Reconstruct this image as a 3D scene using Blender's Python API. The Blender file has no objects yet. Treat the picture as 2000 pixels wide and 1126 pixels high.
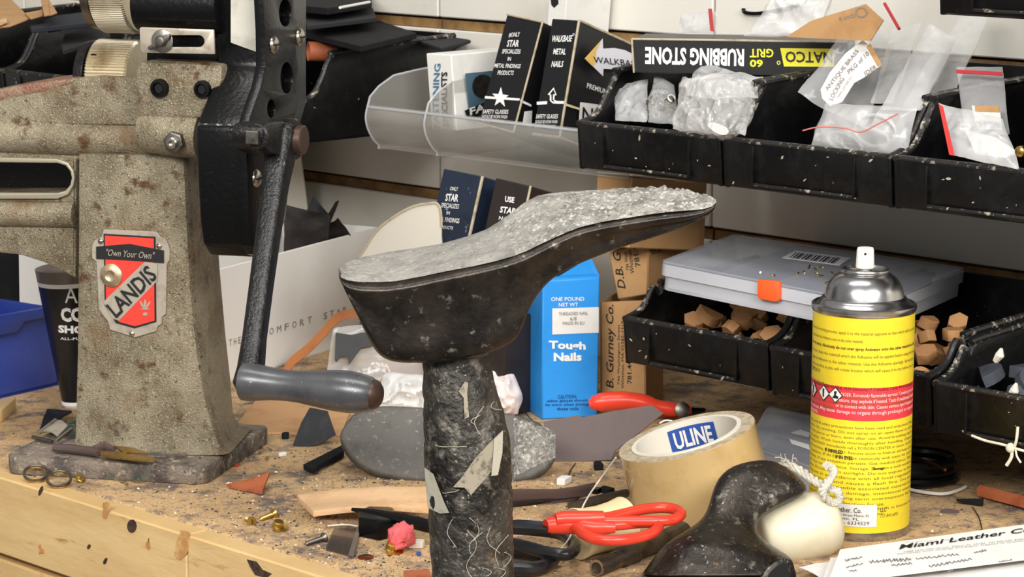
import bpy, bmesh, math, random
from math import sin, cos, pi, radians, atan, sqrt
from mathutils import Vector as V, Matrix, noise
from mathutils.geometry import tessellate_polygon
random.seed(7)
scn = bpy.context.scene
COL = scn.collection

# ------------------------------------------------------------ camera, light, exposure
F, PITCH, CH = 5000.0, atan(893/5000.0), .45          # focal length in pixels of the 2000 px frame, tilt, height over bench
cam = bpy.data.cameras.new('camera'); camo = bpy.data.objects.new('camera', cam); COL.objects.link(camo)
cam.sensor_width = 36; cam.lens = F*36/2000; cam.clip_start = .05
cam.dof.use_dof = True; cam.dof.focus_distance = 1.55; cam.dof.aperture_fstop = 45
camo.location = (0, 0, CH); camo.rotation_euler = (pi/2-PITCH, 0, 0)
scn.camera = camo
w = bpy.data.worlds.new('room_light'); scn.world = w; w.use_nodes = True
w.node_tree.nodes['Background'].inputs[0].default_value = (1, .98, .95, 1)
w.node_tree.nodes['Background'].inputs[1].default_value = .36
def area(name, loc, target, sx, sy, power, col):
    l = bpy.data.lights.new(name, 'AREA'); l.shape = 'RECTANGLE'; l.size = sx; l.size_y = sy; l.energy = power; l.color = col
    o = bpy.data.objects.new(name, l); COL.objects.link(o); o.location = loc
    o.rotation_euler = (V(target)-V(loc)).to_track_quat('-Z', 'Y').to_euler()
area('front_light_left', (-.75, -.35, 1.25), (0, 1.7, .1), 1.3, .5, 50, (1, .975, .935))  # unseen frontal light behind the camera, lowered to reach under the bins
area('front_light_right', (.85, -.35, 1.2), (.1, 1.8, .1), 1.2, .5, 48, (1, .98, .95))  # unseen frontal light from the right, strengthened for the shoebox face
area('ceiling_light_over_bench', (-.2, 1.25, 1.9), (-.1, 1.6, .1), 1.3, .3, 16, (1, .975, .935))
scn.view_settings.view_transform = 'Standard'; scn.view_settings.look = 'None'
scn.view_settings.exposure = 0.0; scn.view_settings.gamma = 1.0; scn.view_settings.use_curve_mapping = False

# ------------------------------------------------------------ projection helpers (photo pixel -> place in the room)
SP, CP = sin(PITCH), cos(PITCH)
CAM = V((0, 0, CH))
def ray(u, v): a = 563-v; return V((u-1000, F*CP+a*SP, -F*SP+a*CP))
def PZ(p, z=0): r = ray(*p); return CAM+r*((z-CH)/r.z)
def PY(p, y): r = ray(*p); return CAM+r*(y/r.y)
class Pl:
    def __init__(s, p, n): s.p = V(p); s.n = V(n).normalized()
    def __call__(s, u, v): r = ray(u, v); return CAM+r*((s.p-CAM).dot(s.n)/r.dot(s.n))
    def off(s, d): return Pl(s.p+s.n*d, s.n)
EZ = V((0, 0, 1)); WE = V((.70711, -.70711, 0)); WNn = V((.70711, .70711, 0))   # up, along the wall, into the wall
def WP(d): return Pl(WNn*d, -WNn)                       # plane parallel to the wall
def W(e, n, z): return WE*e+WNn*n+EZ*z                 # wall coordinates -> world
def yawdir(deg): return V((cos(radians(deg)), sin(radians(deg)), 0))
def VPL(P, deg): d = yawdir(deg); return Pl(P, (d.y, -d.x, 0))
def pxm(P): return (P-CAM).dot(V((0, CP, -SP)))/F       # metres per pixel at P
def zz(ox, oy, s, pts): return [(ox+x/s, oy+y/s) for x, y in pts]

# ------------------------------------------------------------ materials
def lin(c):
    o = []
    for x in c:
        x = x/255.0; o.append(x/12.92 if x <= .04045 else ((x+.055)/1.055)**2.4)
    return (o[0], o[1], o[2], 1)
def M(name, c, r=.5, m=0, L=(), bump=0, bs=300, trans=0, alpha=1, coat=0, ani=None, spec=.5, sss=0, bd=6):
    mt = bpy.data.materials.new(name); mt.use_nodes = True; nt = mt.node_tree; N = nt.nodes; lk = nt.links
    b = N['Principled BSDF']; b.inputs['Roughness'].default_value = r; b.inputs['Metallic'].default_value = m
    b.inputs['Specular IOR Level'].default_value = spec
    b.inputs['Coat Weight'].default_value = coat; b.inputs['Transmission Weight'].default_value = trans; b.inputs['Alpha'].default_value = alpha
    if sss: b.inputs['Subsurface Weight'].default_value = sss; b.inputs['Subsurface Radius'].default_value = (.01, .01, .01); b.inputs['Subsurface Scale'].default_value = .3
    tc = N.new('ShaderNodeTexCoord'); src = tc.outputs['Object']
    if ani:
        mp = N.new('ShaderNodeMapping'); mp.inputs['Scale'].default_value = ani[:3]
        if len(ani) > 3: mp.inputs['Rotation'].default_value = (0, 0, radians(ani[3]))
        lk.new(src, mp.inputs[0]); src = mp.outputs[0]
    cur = None; base = lin(c)
    for k, (c2, sc, lo, hi) in enumerate(L):
        n = N.new('ShaderNodeTexNoise'); n.inputs['Scale'].default_value = sc; n.inputs['Detail'].default_value = 7; n.inputs['Roughness'].default_value = .65
        off = N.new('ShaderNodeVectorMath'); off.operation = 'ADD'; off.inputs[1].default_value = (k*3.7, k*1.9, k*5.3)
        lk.new(src, off.inputs[0]); lk.new(off.outputs[0], n.inputs['Vector'])
        mr = N.new('ShaderNodeMapRange'); mr.inputs['From Min'].default_value = lo; mr.inputs['From Max'].default_value = hi
        lk.new(n.outputs['Fac'], mr.inputs['Value'])
        mx = N.new('ShaderNodeMix'); mx.data_type = 'RGBA'; lk.new(mr.outputs[0], mx.inputs['Factor'])
        if cur is None: mx.inputs['A'].default_value = base
        else: lk.new(cur, mx.inputs['A'])
        mx.inputs['B'].default_value = lin(c2); cur = mx.outputs['Result']
    if cur is None: b.inputs['Base Color'].default_value = base
    else: lk.new(cur, b.inputs['Base Color'])
    if bump:
        n = N.new('ShaderNodeTexNoise'); n.inputs['Scale'].default_value = bs; n.inputs['Detail'].default_value = bd; lk.new(tc.outputs['Object'] if not ani else src, n.inputs['Vector'])
        bp = N.new('ShaderNodeBump'); bp.inputs['Strength'].default_value = min(1, bump); bp.inputs['Distance'].default_value = .0008*max(1, bump)
        lk.new(n.outputs['Fac'], bp.inputs['Height']); lk.new(bp.outputs[0], b.inputs['Normal'])
    return mt

# ------------------------------------------------------------ mesh collection
class G:
    def __init__(s): s.v = []; s.f = []
    def add(s, vs, fs):
        o = len(s.v); s.v += [V(x) for x in vs]; s.f += [tuple(i+o for i in f) for f in fs]; return s
    def prism(s, poly, vec, holes=()):
        vec = V(vec); loops = [[V(p) for p in poly]]+[[V(p) for p in h] for h in holes]
        flat = [p for l in loops for p in l]; n = len(flat)
        if holes: tr = [tuple(t) for t in tessellate_polygon(loops)]
        else: tr = [tuple(range(n))]
        fs = list(tr)+[tuple(i+n for i in reversed(t)) for t in tr]; o = 0
        for l in loops:
            k = len(l)
            fs += [(o+(i+1) % k, o+i, o+i+n, o+(i+1) % k+n) for i in range(k)]; o += k
        return s.add(flat+[p+vec for p in flat], fs)
    def box(s, o, a, b, c):
        o, a, b, c = V(o), V(a), V(b), V(c)
        return s.prism([o, o+a, o+a+b, o+b], c)
    def rings(s, rs, cap0=True, cap1=True, closed=True):
        n = len(rs[0]); vs = [p for r in rs for p in r]; fs = []
        for j in range(len(rs)-1):
            for i in range(n if closed else n-1):
                k = (i+1) % n; fs.append((j*n+i, j*n+k, (j+1)*n+k, (j+1)*n+i))
        if cap0: fs.append(tuple(reversed(range(n))))
        if cap1: fs.append(tuple((len(rs)-1)*n+i for i in range(n)))
        return s.add(vs, fs)
    def lathe(s, P, ax, prof, n=32, start=None):
        P = V(P); ax = V(ax).normalized(); a = ax.orthogonal().normalized() if start is None else (V(start)-ax*V(start).dot(ax)).normalized(); b = ax.cross(a)
        return s.rings([[P+ax*h+(a*cos(2*pi*i/n)+b*sin(2*pi*i/n))*max(r, 1e-5) for i in range(n)] for h, r in prof])
    def tube(s, pts, rad, n=10):
        pts = [V(p) for p in pts]; R = rad if isinstance(rad, (list, tuple)) else [rad]*len(pts); rs = []; a = None
        for i, p in enumerate(pts):
            t = (pts[min(i+1, len(pts)-1)]-pts[max(i-1, 0)]).normalized()
            a = t.orthogonal() if a is None else a-t*a.dot(t)
            a.normalize(); b = t.cross(a)
            rs.append([p+(a*cos(2*pi*k/n)+b*sin(2*pi*k/n))*R[i] for k in range(n)])
        return s.rings(rs)
    def grid(s, fn, nu, nv):
        vs = [fn(i/nu, j/nv) for j in range(nv+1) for i in range(nu+1)]
        return s.add(vs, [(j*(nu+1)+i, j*(nu+1)+i+1, (j+1)*(nu+1)+i+1, (j+1)*(nu+1)+i) for j in range(nv) for i in range(nu)])
    def ball(s, c, r, n=10, sq=(1, 1, 1)):
        c = V(c)
        return s.rings([[c+V((r*sq[0]*sin(t)*cos(2*pi*i/n), r*sq[1]*sin(t)*sin(2*pi*i/n), r*sq[2]*cos(t))) for i in range(n)] for t in [pi*(.02+.96*k/6) for k in range(7)]])
def smooth_path(pts, k=6):
    pts = [V(p) for p in pts]; out = []
    for i in range(len(pts)-1):
        p0, p1, p2, p3 = pts[max(i-1, 0)], pts[i], pts[i+1], pts[min(i+2, len(pts)-1)]
        for j in range(k):
            t = j/k; out.append(.5*((2*p1)+(p2-p0)*t+(2*p0-5*p1+4*p2-p3)*t*t+(3*p1-p0-3*p2+p3)*t**3))
    return out+[pts[-1]]
def roundpoly(px, k=5, closed=True):
    n = len(px); out = []
    for i in range(n):
        p0, p1, p2, p3 = [V((*px[(i+d) % n], 0)) for d in (-1, 0, 1, 2)]
        for j in range(k):
            t = j/k; q = .5*((2*p1)+(p2-p0)*t+(2*p0-5*p1+4*p2-p3)*t*t+(3*p1-p0-3*p2+p3)*t**3); out.append((q.x, q.y))
    return out
def circ(c, rx, ry=None, n=24, rot=0):
    ry = rx if ry is None else ry
    return [(c[0]+rx*cos(2*pi*i/n)*cos(rot)-ry*sin(2*pi*i/n)*sin(rot), c[1]+rx*cos(2*pi*i/n)*sin(rot)+ry*sin(2*pi*i/n)*cos(rot)) for i in range(n)]

def rootloc(o):
    while o.parent: o = o.parent
    return V(o.location)
def tag(o, label, cat, group=None, kind=None):
    if label: o['label'] = label
    if cat: o['category'] = cat
    if group: o['group'] = group
    if kind: o['kind'] = kind
    return o
def root(name, label, cat, loc, group=None):
    o = bpy.data.objects.new(name, None); COL.objects.link(o); o.location = V(loc); o.empty_display_size = .02
    return tag(o, label, cat, group)
def obj(name, g, mat, parent=None, label=None, cat=None, group=None, kind=None, bev=0, seg=2, smooth=35, disp=0, dscale=60, sub=0, keep=None):
    if parent: loc = rootloc(parent)
    else:
        xs = [p.x for p in g.v]; ys = [p.y for p in g.v]; loc = V(((min(xs)+max(xs))/2, (min(ys)+max(ys))/2, min(p.z for p in g.v)))
    me = bpy.data.meshes.new(name)
    me.from_pydata([p-loc for p in g.v], [], g.f)
    bm = bmesh.new(); bm.from_mesh(me)
    bmesh.ops.recalc_face_normals(bm, faces=bm.faces)
    if bev:
        ed = [e for e in bm.edges if len(e.link_faces) == 2 and e.calc_face_angle(0) > radians(28)]
        if ed: bmesh.ops.bevel(bm, geom=ed, offset=bev, segments=seg, profile=.5, affect='EDGES', clamp_overlap=True)
    if sub:
        bmesh.ops.triangulate(bm, faces=[f for f in bm.faces if len(f.verts) > 4])
        bmesh.ops.subdivide_edges(bm, edges=bm.edges[:], cuts=sub, use_grid_fill=True)
    if disp:
        bm.normal_update()
        for vt in bm.verts:
            q = (vt.co+loc)*dscale
            vt.co += vt.normal*disp*(noise.noise(q)+.5*noise.noise(q*2.3)+.3*noise.noise(q*5.1))
    bm.to_mesh(me); bm.free()
    if smooth:
        me.polygons.foreach_set('use_smooth', [True]*len(me.polygons)); me.set_sharp_from_angle(angle=radians(smooth))
    me.materials.append(mat)
    o = bpy.data.objects.new(name, me); COL.objects.link(o)
    if parent: o.parent = parent
    else: o.location = loc
    return tag(o, label, cat, group, kind)
def copy_tree(o, loc=None, rotz=None, parent=None):
    c = o.copy(); COL.objects.link(c); c.parent = parent
    if loc is not None: c.location = loc
    if rotz is not None: c.rotation_euler = (0, 0, rotz)
    for ch in o.children: copy_tree(ch, parent=c)
    return c

# lettering: flat outlines of a line of text fitted to a parallelogram (bottom left, bottom right, top left)
_tc = {}
def textgeo(s, bold=0, shear=0):
    k = (s, bold, shear)
    if k not in _tc:
        cu = bpy.data.curves.new('lettering', 'FONT'); cu.body = s; cu.offset = bold; cu.shear = shear; cu.resolution_u = 2; cu.fill_mode = 'FRONT'
        to = bpy.data.objects.new('lettering', cu); me = bpy.data.meshes.new_from_object(to)
        vs = [p.co.copy() for p in me.vertices]; fs = [tuple(f.vertices) for f in me.polygons]
        bpy.data.objects.remove(to); bpy.data.meshes.remove(me); bpy.data.curves.remove(cu)
        x0, x1 = min(p.x for p in vs), max(p.x for p in vs); y0, y1 = min(p.y for p in vs), max(p.y for p in vs)
        _tc[k] = ([((p.x-x0)/(x1-x0), (p.y-y0)/(y1-y0)) for p in vs], fs)
    return _tc[k]
def txt(g, s, pl, bl, br, tl, bold=0, shear=0, lift=.0005, fn=None):
    vs, fs = textgeo(s, bold, shear)
    if fn: return g.add([fn(a, b) for a, b in vs], fs)
    O, X, Y = pl(*bl), pl(*br), pl(*tl)
    return g.add([O+(X-O)*a+(Y-O)*b+pl.n*lift for a, b in vs], fs)
def patch(g, pl, px, lift=.0003, th=.0004):               # thin printed patch or sticker on a plane
    return g.prism([pl(*p)+pl.n*lift for p in px], -pl.n*th)
def slab(pl, px, depth, holes=()): return G().prism([pl(*p) for p in px], -pl.n*depth, [[pl(*p) for p in h] for h in holes])

# sheet between four world corners (bl, br, tr, tl) with crumple, given thickness
def sheet(c, nu, nv, th, amp=0, fs=30, seed=0, bow=0, nrm=None):
    c = [V(x) for x in c]; nr = nrm or (c[1]-c[0]).cross(c[3]-c[0]).normalized(); sd = V((seed*7.1, seed*3.3, seed))
    def f(side):
        def fn(a, b):
            p = (c[0]*(1-a)+c[1]*a)*(1-b)+(c[3]*(1-a)+c[2]*a)*b
            d = amp*(noise.noise(p*fs+sd)+.5*noise.noise(p*fs*2.7+sd))+bow*4*a*(1-a)
            return p+nr*(d+side*th/2)
        return fn
    A = [f(1)(i/nu, j/nv) for j in range(nv+1) for i in range(nu+1)]; B = [f(-1)(i/nu, j/nv) for j in range(nv+1) for i in range(nu+1)]
    g = G(); n = len(A); q = [(j*(nu+1)+i, j*(nu+1)+i+1, (j+1)*(nu+1)+i+1, (j+1)*(nu+1)+i) for j in range(nv) for i in range(nu)]
    rim = list(range(nu+1))+[(j+1)*(nu+1)+nu for j in range(nv)]+[nv*(nu+1)+i for i in range(nu-1, -1, -1)]+[j*(nu+1) for j in range(nv-1, 0, -1)]
    return g.add(A+B, q+[tuple(n+i for i in reversed(t)) for t in q]+[(rim[(i+1) % len(rim)], rim[i], n+rim[i], n+rim[(i+1) % len(rim)]) for i in range(len(rim))])
# pillow shaped bag: two crumpled skins joined at the rim
def pillow(c, nu, nv, th, amp, fs=60, seed=0):
    c = [V(x) for x in c]; nr = (c[1]-c[0]).cross(c[3]-c[0]).normalized(); sd = V((seed*7.1, seed*3.3, seed)); g = G()
    for side in (1, -1):
        def fn(a, b):
            p = (c[0]*(1-a)+c[1]*a)*(1-b)+(c[3]*(1-a)+c[2]*a)*b
            h = (max(0, sin(pi*a)*sin(pi*b)))**.5
            r = noise.noise(p*fs+sd); r2 = abs(noise.noise(p*fs*2.1+sd*1.3))
            return p+nr*(side*th/2*h+amp*(r-1.3*r2)*(.35+h))+V((noise.noise(p*fs*.8+sd*2), noise.noise(p*fs*.8+sd*3), noise.noise(p*fs*.8+sd*4)))*amp*.6
        g.grid(fn, nu, nv)
    return g
# ------------------------------------------------------------ material set
m_panel = M('wall_panel_laminate', (220, 216, 206), .35, L=[((204, 199, 188), 9, .5, .75), ((120, 100, 78), 90, .74, .78)])
m_mdf = M('wall_board_edge', (148, 114, 68), .8, L=[((86, 62, 38), 40, .4, .7)])
m_slot = M('wall_slot', (62, 46, 32), .9)
m_floor = M('floor_concrete', (110, 105, 98), .8, L=[((80, 76, 70), 5, .4, .7)])
m_bench = M('bench_top_wood', (200, 166, 120), .8, L=[((176, 142, 100), 16, .42, .66), ((128, 110, 96), 80, .52, .66), ((104, 90, 84), 26, .53, .63), ((92, 79, 74), 10, .56, .70), ((64, 54, 50), 420, .57, .64), ((214, 192, 158), 520, .60, .66)], bump=1.2, bs=520)
m_edge = M('bench_edge_wood', (216, 184, 130), .55, L=[((196, 160, 106), 7, .4, .7), ((172, 122, 72), 26, .60, .72), ((80, 54, 36), 60, .70, .74)], bump=.3, bs=60, ani=(1, 1, 5))
m_cast = M('cast_iron_grey_paint', (148, 138, 115), .38, .3, L=[((106, 94, 72), 24, .44, .66), ((186, 177, 152), 700, .54, .68), ((112, 82, 48), 16, .54, .70), ((88, 60, 38), 50, .57, .66), ((60, 50, 40), 380, .58, .67)], bump=1.4, bs=1000)
m_castdk = M('cast_iron_dirty_base', (126, 114, 102), .65, .1, L=[((74, 66, 62), 40, .46, .62), ((56, 86, 74), 26, .53, .60), ((176, 162, 138), 170, .56, .66), ((48, 42, 40), 300, .60, .68)], bump=1.5, bs=500)
m_castbr = M('cast_iron_rubbed_brown', (132, 92, 74), .4, .3, L=[((150, 136, 112), 40, .55, .66)], bump=1, bs=600)
m_blk = M('black_enamel', (11, 11, 12), .28, spec=.28, L=[((40, 39, 38), 260, .62, .72), ((170, 165, 155), 330, .73, .76)], bump=.35, bs=300)
m_blkrough = M('black_cast_crank', (34, 33, 33), .32, .35, L=[((18, 18, 18), 90, .45, .6), ((150, 147, 140), 330, .66, .74)], bump=.7, bs=500)
m_blk2 = M('black_steel_bolt', (22, 22, 24), .3, .6)
m_hole = M('deep_hole_black', (6, 6, 6), .9)
m_steel = M('bare_steel', (178, 172, 160), .28, 1, L=[((120, 112, 100), 60, .5, .75)])
m_steeldk = M('dull_steel', (120, 116, 110), .4, 1, L=[((70, 66, 62), 90, .5, .7)])
m_roll = M('knurled_roller_steel', (224, 212, 186), .34, .88, L=[((170, 148, 112), 40, .5, .75)])
m_brass = M('brass', (206, 172, 92), .28, 1, L=[((150, 118, 56), 200, .5, .7)])
m_copper = M('copper', (150, 84, 56), .35, 1)
m_handle = M('grey_handle_paint', (96, 97, 100), .3, .35, L=[((80, 80, 84), 40, .45, .65), ((176, 178, 182), 200, .64, .72)])
m_hcap = M('rust_brown_cap', (84, 66, 58), .45, .6)
m_plate = M('name_plate_metal', (184, 174, 158), .35, .35, L=[((150, 138, 122), 80, .5, .7)])
m_red = M('red_enamel', (214, 62, 50), .4)
m_ink = M('black_ink', (20, 20, 22), .55)
m_white = M('white_ink', (232, 230, 226), .6)
m_paper = M('white_paper', (220, 218, 214), .8, L=[((205, 200, 192), 30, .55, .75)])
m_tape = M('masking_tape', (192, 188, 176), .7, L=[((168, 164, 152), 60, .5, .7)])

# ------------------------------------------------------------ setting
DW = 1.60                                                # wall distance along its normal
g = G().box(W(-4.2, DW+.012, -.9), WE*5.4, WNn*.03, EZ*2.6)
wall = obj('wall_back', g, m_slot, kind='structure')
seams = [-3.33, -3.003, -2.676, -2.349, -2.021, -1.694, -1.367, -1.040, -.713, -.386, -.06]
rows = [-.353, -.196, -.039, .118, .275, .432, .589]
for j in range(len(rows)-1):
    for i in range(len(seams)-1):
        e0, e1 = seams[i]+.0012, seams[i+1]-.0012
        z0, z1 = rows[j]+.009, rows[j+1]-.002
        obj('panel', G().box(W(e0, DW, z0), WE*(e1-e0), WNn*.014, EZ*(z1-z0)), m_panel, wall, bev=.001, seg=1)
        obj('slot_edge', G().box(W(e0, DW+.004, rows[j]-.0015), WE*(e1-e0), WNn*.009, EZ*.008), m_mdf, wall)
obj('floor', G().box(V((-4, -1, -.92)), V((8, 0, 0)), V((0, 6, 0)), V((0, 0, .02))), m_floor, kind='structure')

# ------------------------------------------------------------ workbench
NE = 1.003                                               # bench front edge along the wall normal
bench = root('workbench', 'scarred plywood workbench with pale yellow edge boards, under everything', 'workbench', W(-1.4, NE, -.9))
obj('bench_top', G().box(W(-3.4, NE+.004, -.03), WE*3.2, WNn*(DW-NE-.005), EZ*.03), m_bench, bench, bev=.002, seg=1)
def eOn(u, v): p = PZ((u, v), 0); return p.dot(WE)
es = WP(NE)(398, 1070).dot(WE)
for a, b in ((-3.4, es), (es, -.2)):
    obj('edge_board', G().box(W(a+.0004, NE-.014, -.057), WE*(b-a-.0008), WNn*.018, EZ*.0568), m_edge, bench, bev=.0012, seg=1)
obj('lower_board', G().box(W(-3.4, NE-.012, -.22), WE*3.2, WNn*.018, EZ*.158), m_edge, bench, bev=.0015, seg=1)
EB = WP(NE-.0145)
for px in (circ((257, 1027), 9, 13, 14), circ((79, 958), 3, 10, 10, .35), circ((205, 1095), 3, 7, 8, .4), circ((173, 1067), 3, 5, 8, .4), [(482, 1092), (500, 1096), (512, 1112), (530, 1120), (520, 1128), (498, 1122), (488, 1106)]):
    obj('knot', G().prism([EB(*p) for p in px], WNn*.0006), M('dark_knot', (74, 52, 36), .8, L=[((38, 26, 20), 200, .45, .6)]), bench)
for px in (circ((356, 1064), 13, 30, 18, .2), circ((206, 995), 7, 16, 14, .1), circ((80, 1072), 5, 7, 10), circ((290, 1062), 5, 9, 10)):
    obj('stain', G().prism([EB(*p) for p in roundpoly([(x+random.uniform(-3, 3), y+random.uniform(-4, 4)) for x, y in px], 2)], WNn*.0007), M('resin_stain', (184, 132, 78), .6, L=[((206, 168, 112), 60, .46, .6)]), bench)
for e in (-3.2, -.5):
    for n in (NE+.05, DW-.08): obj('leg', G().box(W(e, n, -.9), WE*.07, WNn*.07, EZ*.86), m_edge, bench, bev=.002, seg=1)

# ------------------------------------------------------------ leather skiving machine
MX = V((.9613, -.2756, 0)); MF = V((-.2756, -.9613, 0)); M0 = V((-.319, 1.805, 0))
def MP(off=0): return Pl(M0+MF*off, MF)
def mp(u, v, off=0): return MP(off)(u, v)
mac = root('skiving_machine', 'old grey cast iron hand-cranked skiving machine with red name plate, bolted at bench corner', 'machine', M0+V((.06, .03, 0)))
def mpr(name, px, off, depth, mat=m_cast, bev=.003, holes=(), par=None, **k): return obj(name, slab(MP(off), px, depth, holes), mat, par or mac, bev=bev, **k)
# base plate
c0, c1, c2 = PZ((8, 925), 0), PZ((400, 948), 0), PZ((530, 862), 0)
c3 = c0+(c2-c1)*.92
bp = []
for c, n, p in ((c0, c1, c3), (c1, c2, c0), (c2, c3, c1), (c3, c0, c2)):
    a, b = (p-c).normalized(), (n-c).normalized()
    bp += [c+a*.008, c+(a+b)*.0028, c+b*.008]
base = obj('base_plate', G().prism(bp, EZ*.013), m_castdk, mac, bev=.0015, disp=.0005, dscale=90)
# pedestal column with flared foot
def colring(l, r, bl, br, v, off=0, dep=.08, rc=.008):
    a, b = mp(l, v, off), mp(r, v, off); d = mp(br, v, off-dep*.0)-b
    A = a+MF*(-dep)+MX*bl; B = b+MF*(-dep)+MX*br
    out = []
    q = [a, b, B, A]
    for i in range(4):
        p, c, n = q[i-1], q[i], q[(i+1) % 4]; u1, u2 = (p-c).normalized()*rc, (n-c).normalized()*rc
        out += [c+u1, c+(u1+u2)*.3, c+u2]
    return out
g = G().rings([colring(128, 446, 0, -.016, 888, .006, .09), colring(136, 434, 0, -.02, 876, .002, .084), colring(139, 426, .002, -.02, 855, 0, .08), colring(141, 404, .004, -.012, 780, 0, .078), colring(143, 388, .006, -.008, 690, 0, .075), colring(144, 375, .008, -.006, 560, 0, .072), colring(145, 368, .01, -.006, 430, 0, .07), colring(145, 362, .012, -.006, 302, 0, .07)])
column = obj('column', g, m_cast, mac)
# slotted arm to the left
sl = [(-160, 240), (275, 240), (275, 306), (148, 312), (148, 545), (118, 528), (84, 512), (40, 498), (-40, 490), (-160, 488), (-160, 378), (112, 378), (128, 373), (138, 362), (141, 347), (138, 333), (128, 322), (112, 317), (-160, 317)]
mpr('slotted_arm', sl, -.014, .034, bev=.002)
lipu = [(-160, 303), (110, 310), (132, 318), (143, 334), (145, 347), (143, 362), (132, 380), (112, 388), (-160, 388), (-160, 376), (112, 377), (128, 372), (137, 361), (140, 347), (137, 334), (128, 323), (112, 318), (-160, 315)]
mpr('slot_rim', lipu, -.0105, .004, M('bare_cast_rim', (176, 168, 146), .4, .4, L=[((120, 84, 52), 60, .62, .72)]), bev=.0005)
def mtube(u0, v0, u1, v1, off, rad): return G().tube([mp(u0+(u1-u0)*t, v0+(v1-v0)*t, off) for t in (0, .25, .5, .75, 1)], rad, 24)
obj('upper_rail', mtube(-160, 258, 300, 276, -.018, .0125), m_cast, mac)
obj('lower_rail', mtube(-160, 413, 150, 418, -.016, .0098), m_cast, mac)
mpr('slot_shade_plate', [(-160, 310), (146, 312), (146, 385), (-160, 385)], -.046, .004, m_blk, bev=0)  # added black plate, stands in for the shaded depth of the slot
# table ridge above the arm
rdg = [(-160, 236), (-160, 215), (-80, 196), (0, 176), (70, 163), (140, 153), (200, 150), (285, 152), (285, 245), (-160, 240)]
mpr('table_ridge', rdg, -.012, .05, m_cast, bev=.006, seg=3)
mpr('ridge_cap', [(-160, 212), (-80, 192), (0, 172), (70, 159), (140, 151.5), (172, 153), (140, 170), (80, 186), (0, 203), (-80, 218), (-160, 236)], -.0117, .046, m_castbr, bev=.004)
# head block with two socket screws
hb = mpr('head_block', [(262, 132), (276, 119), (434, 126), (434, 152), (424, 190), (412, 232), (266, 232)], .016, .07, bev=.0035)
for c, r in (((313, 172), 19), ((397, 174), 18)):
    P = mp(*c, .016); k = pxm(P)
    s = obj('socket_screw', G().lathe(P, MF, [(0, r*k), (.002, r*k), (.0036, r*k*.9), (.0038, r*k*.62), (.0016, r*k*.55), (.0015, 0)], 28), m_blk2, mac)
    obj('hex_socket', G().lathe(P+MF*.0021, MF, [(0, r*k*.5), (.0006, r*k*.5)], 6), m_hole, s)
# boss with locking nut
P = mp(274, 252, .004); Q = mp(396, 264, .004)
ax = (Q-P).normalized(); L_ = (Q-P).length
obj('shaft_boss', G().lathe(P, ax, [(0, .004), (.0004, .010), (.0025, .0142), (.006, .0158), (L_*.6, .0165), (L_, .017)], 36), m_cast, mac)
P = mp(343, 277, .0205); nut = obj('hex_nut', G().lathe(P, MF, [(0, .0078), (.004, .0078), (.0048, .0068)], 6), m_steeldk, mac, bev=.0004)
obj('stud', G().lathe(P, MF, [(0, .004), (.0075, .004), (.0082, .0032), (.0083, .0018), (.006, .0017), (.006, 0)], 18), m_steel, nut)
# rollers
def roller(P, ax, R, L_, teeth, dep):
    P = V(P); ax = V(ax).normalized(); a = ax.orthogonal().normalized(); b = ax.cross(a); n = teeth*4
    rad = [R, R, R-dep, R-dep*.6]
    rr = lambda h, s: [P+ax*h+(a*cos(2*pi*i/n)+b*sin(2*pi*i/n))*(rad[i % 4]*s) for i in range(n)]
    return G().rings([rr(0, .93), rr(.0015, 1), rr(L_-.0015, 1), rr(L_, .95)])
P = mp(206, -28, -.035); obj('upper_feed_roller', roller(P, MX, .0335, .0268, 120, .0009), m_roll, mac, smooth=20)
obj('roller_collar', G().lathe(mp(186, -28, -.035), MX, [(0, .024), (.001, .0305), (.006, .0315), (.0078, .0325)], 48), m_steel, mac)
P = mp(193, 150, -.046); obj('lower_feed_roller', roller(P, MX, .0275, .033, 74, .0011), m_roll, mac, smooth=20)
fl = obj('roller_flange', G().lathe(mp(170, 150, -.046), MX, [(0, .018), (.0008, .0255), (.0062, .0268), (.0084, .0268)], 40), m_blkrough, mac)
for c in ((183, 110), (181, 138)): obj('flange_hole', G().lathe(mp(*c, -.0255), MF, [(0, .0022), (.0008, .0022)], 14), m_hole, fl)
# black bearing housing over the rollers, with guide plate
P = mp(272, 8, .0); obj('bearing_housing', G().lathe(P, MX, [(0, .013), (.0012, .0185), (.02, .0195), (.064, .0195)], 36), m_blk, mac)
mpr('housing_web', [(285, 40), (440, 40), (440, 135), (285, 130)], -.006, .04, m_blk, bev=.002)
gp = mpr('guide_plate', [(272, 55), (276, 53), (417, 58), (419, 106), (280, 103), (274, 98)], .021, .0022, m_plate, bev=.0005, holes=[[(330, 69)]+[(388+11*cos(t), 80.5+11.5*sin(t)) for t in [(-.5+k/8)*pi for k in range(9)]]+[(330, 92), (322, 86), (322, 75)]])
P = mp(318, 80, .0212); obj('washer', G().lathe(P, MF, [(0, .0080), (.0013, .0080), (.0016, .0074)], 28), m_steel, gp)
obj('wing_screw', G().lathe(P+MF*.0016, MF, [(0, .0042), (.004, .0038), (.005, .003)], 16).prism([mp(*p, .027) for p in roundpoly([(288, 92), (300, 84), (322, 68), (330, 68), (328, 78), (308, 90), (294, 98)], 3)], -MF*.004), m_steeldk, gp, bev=.0004)
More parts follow.
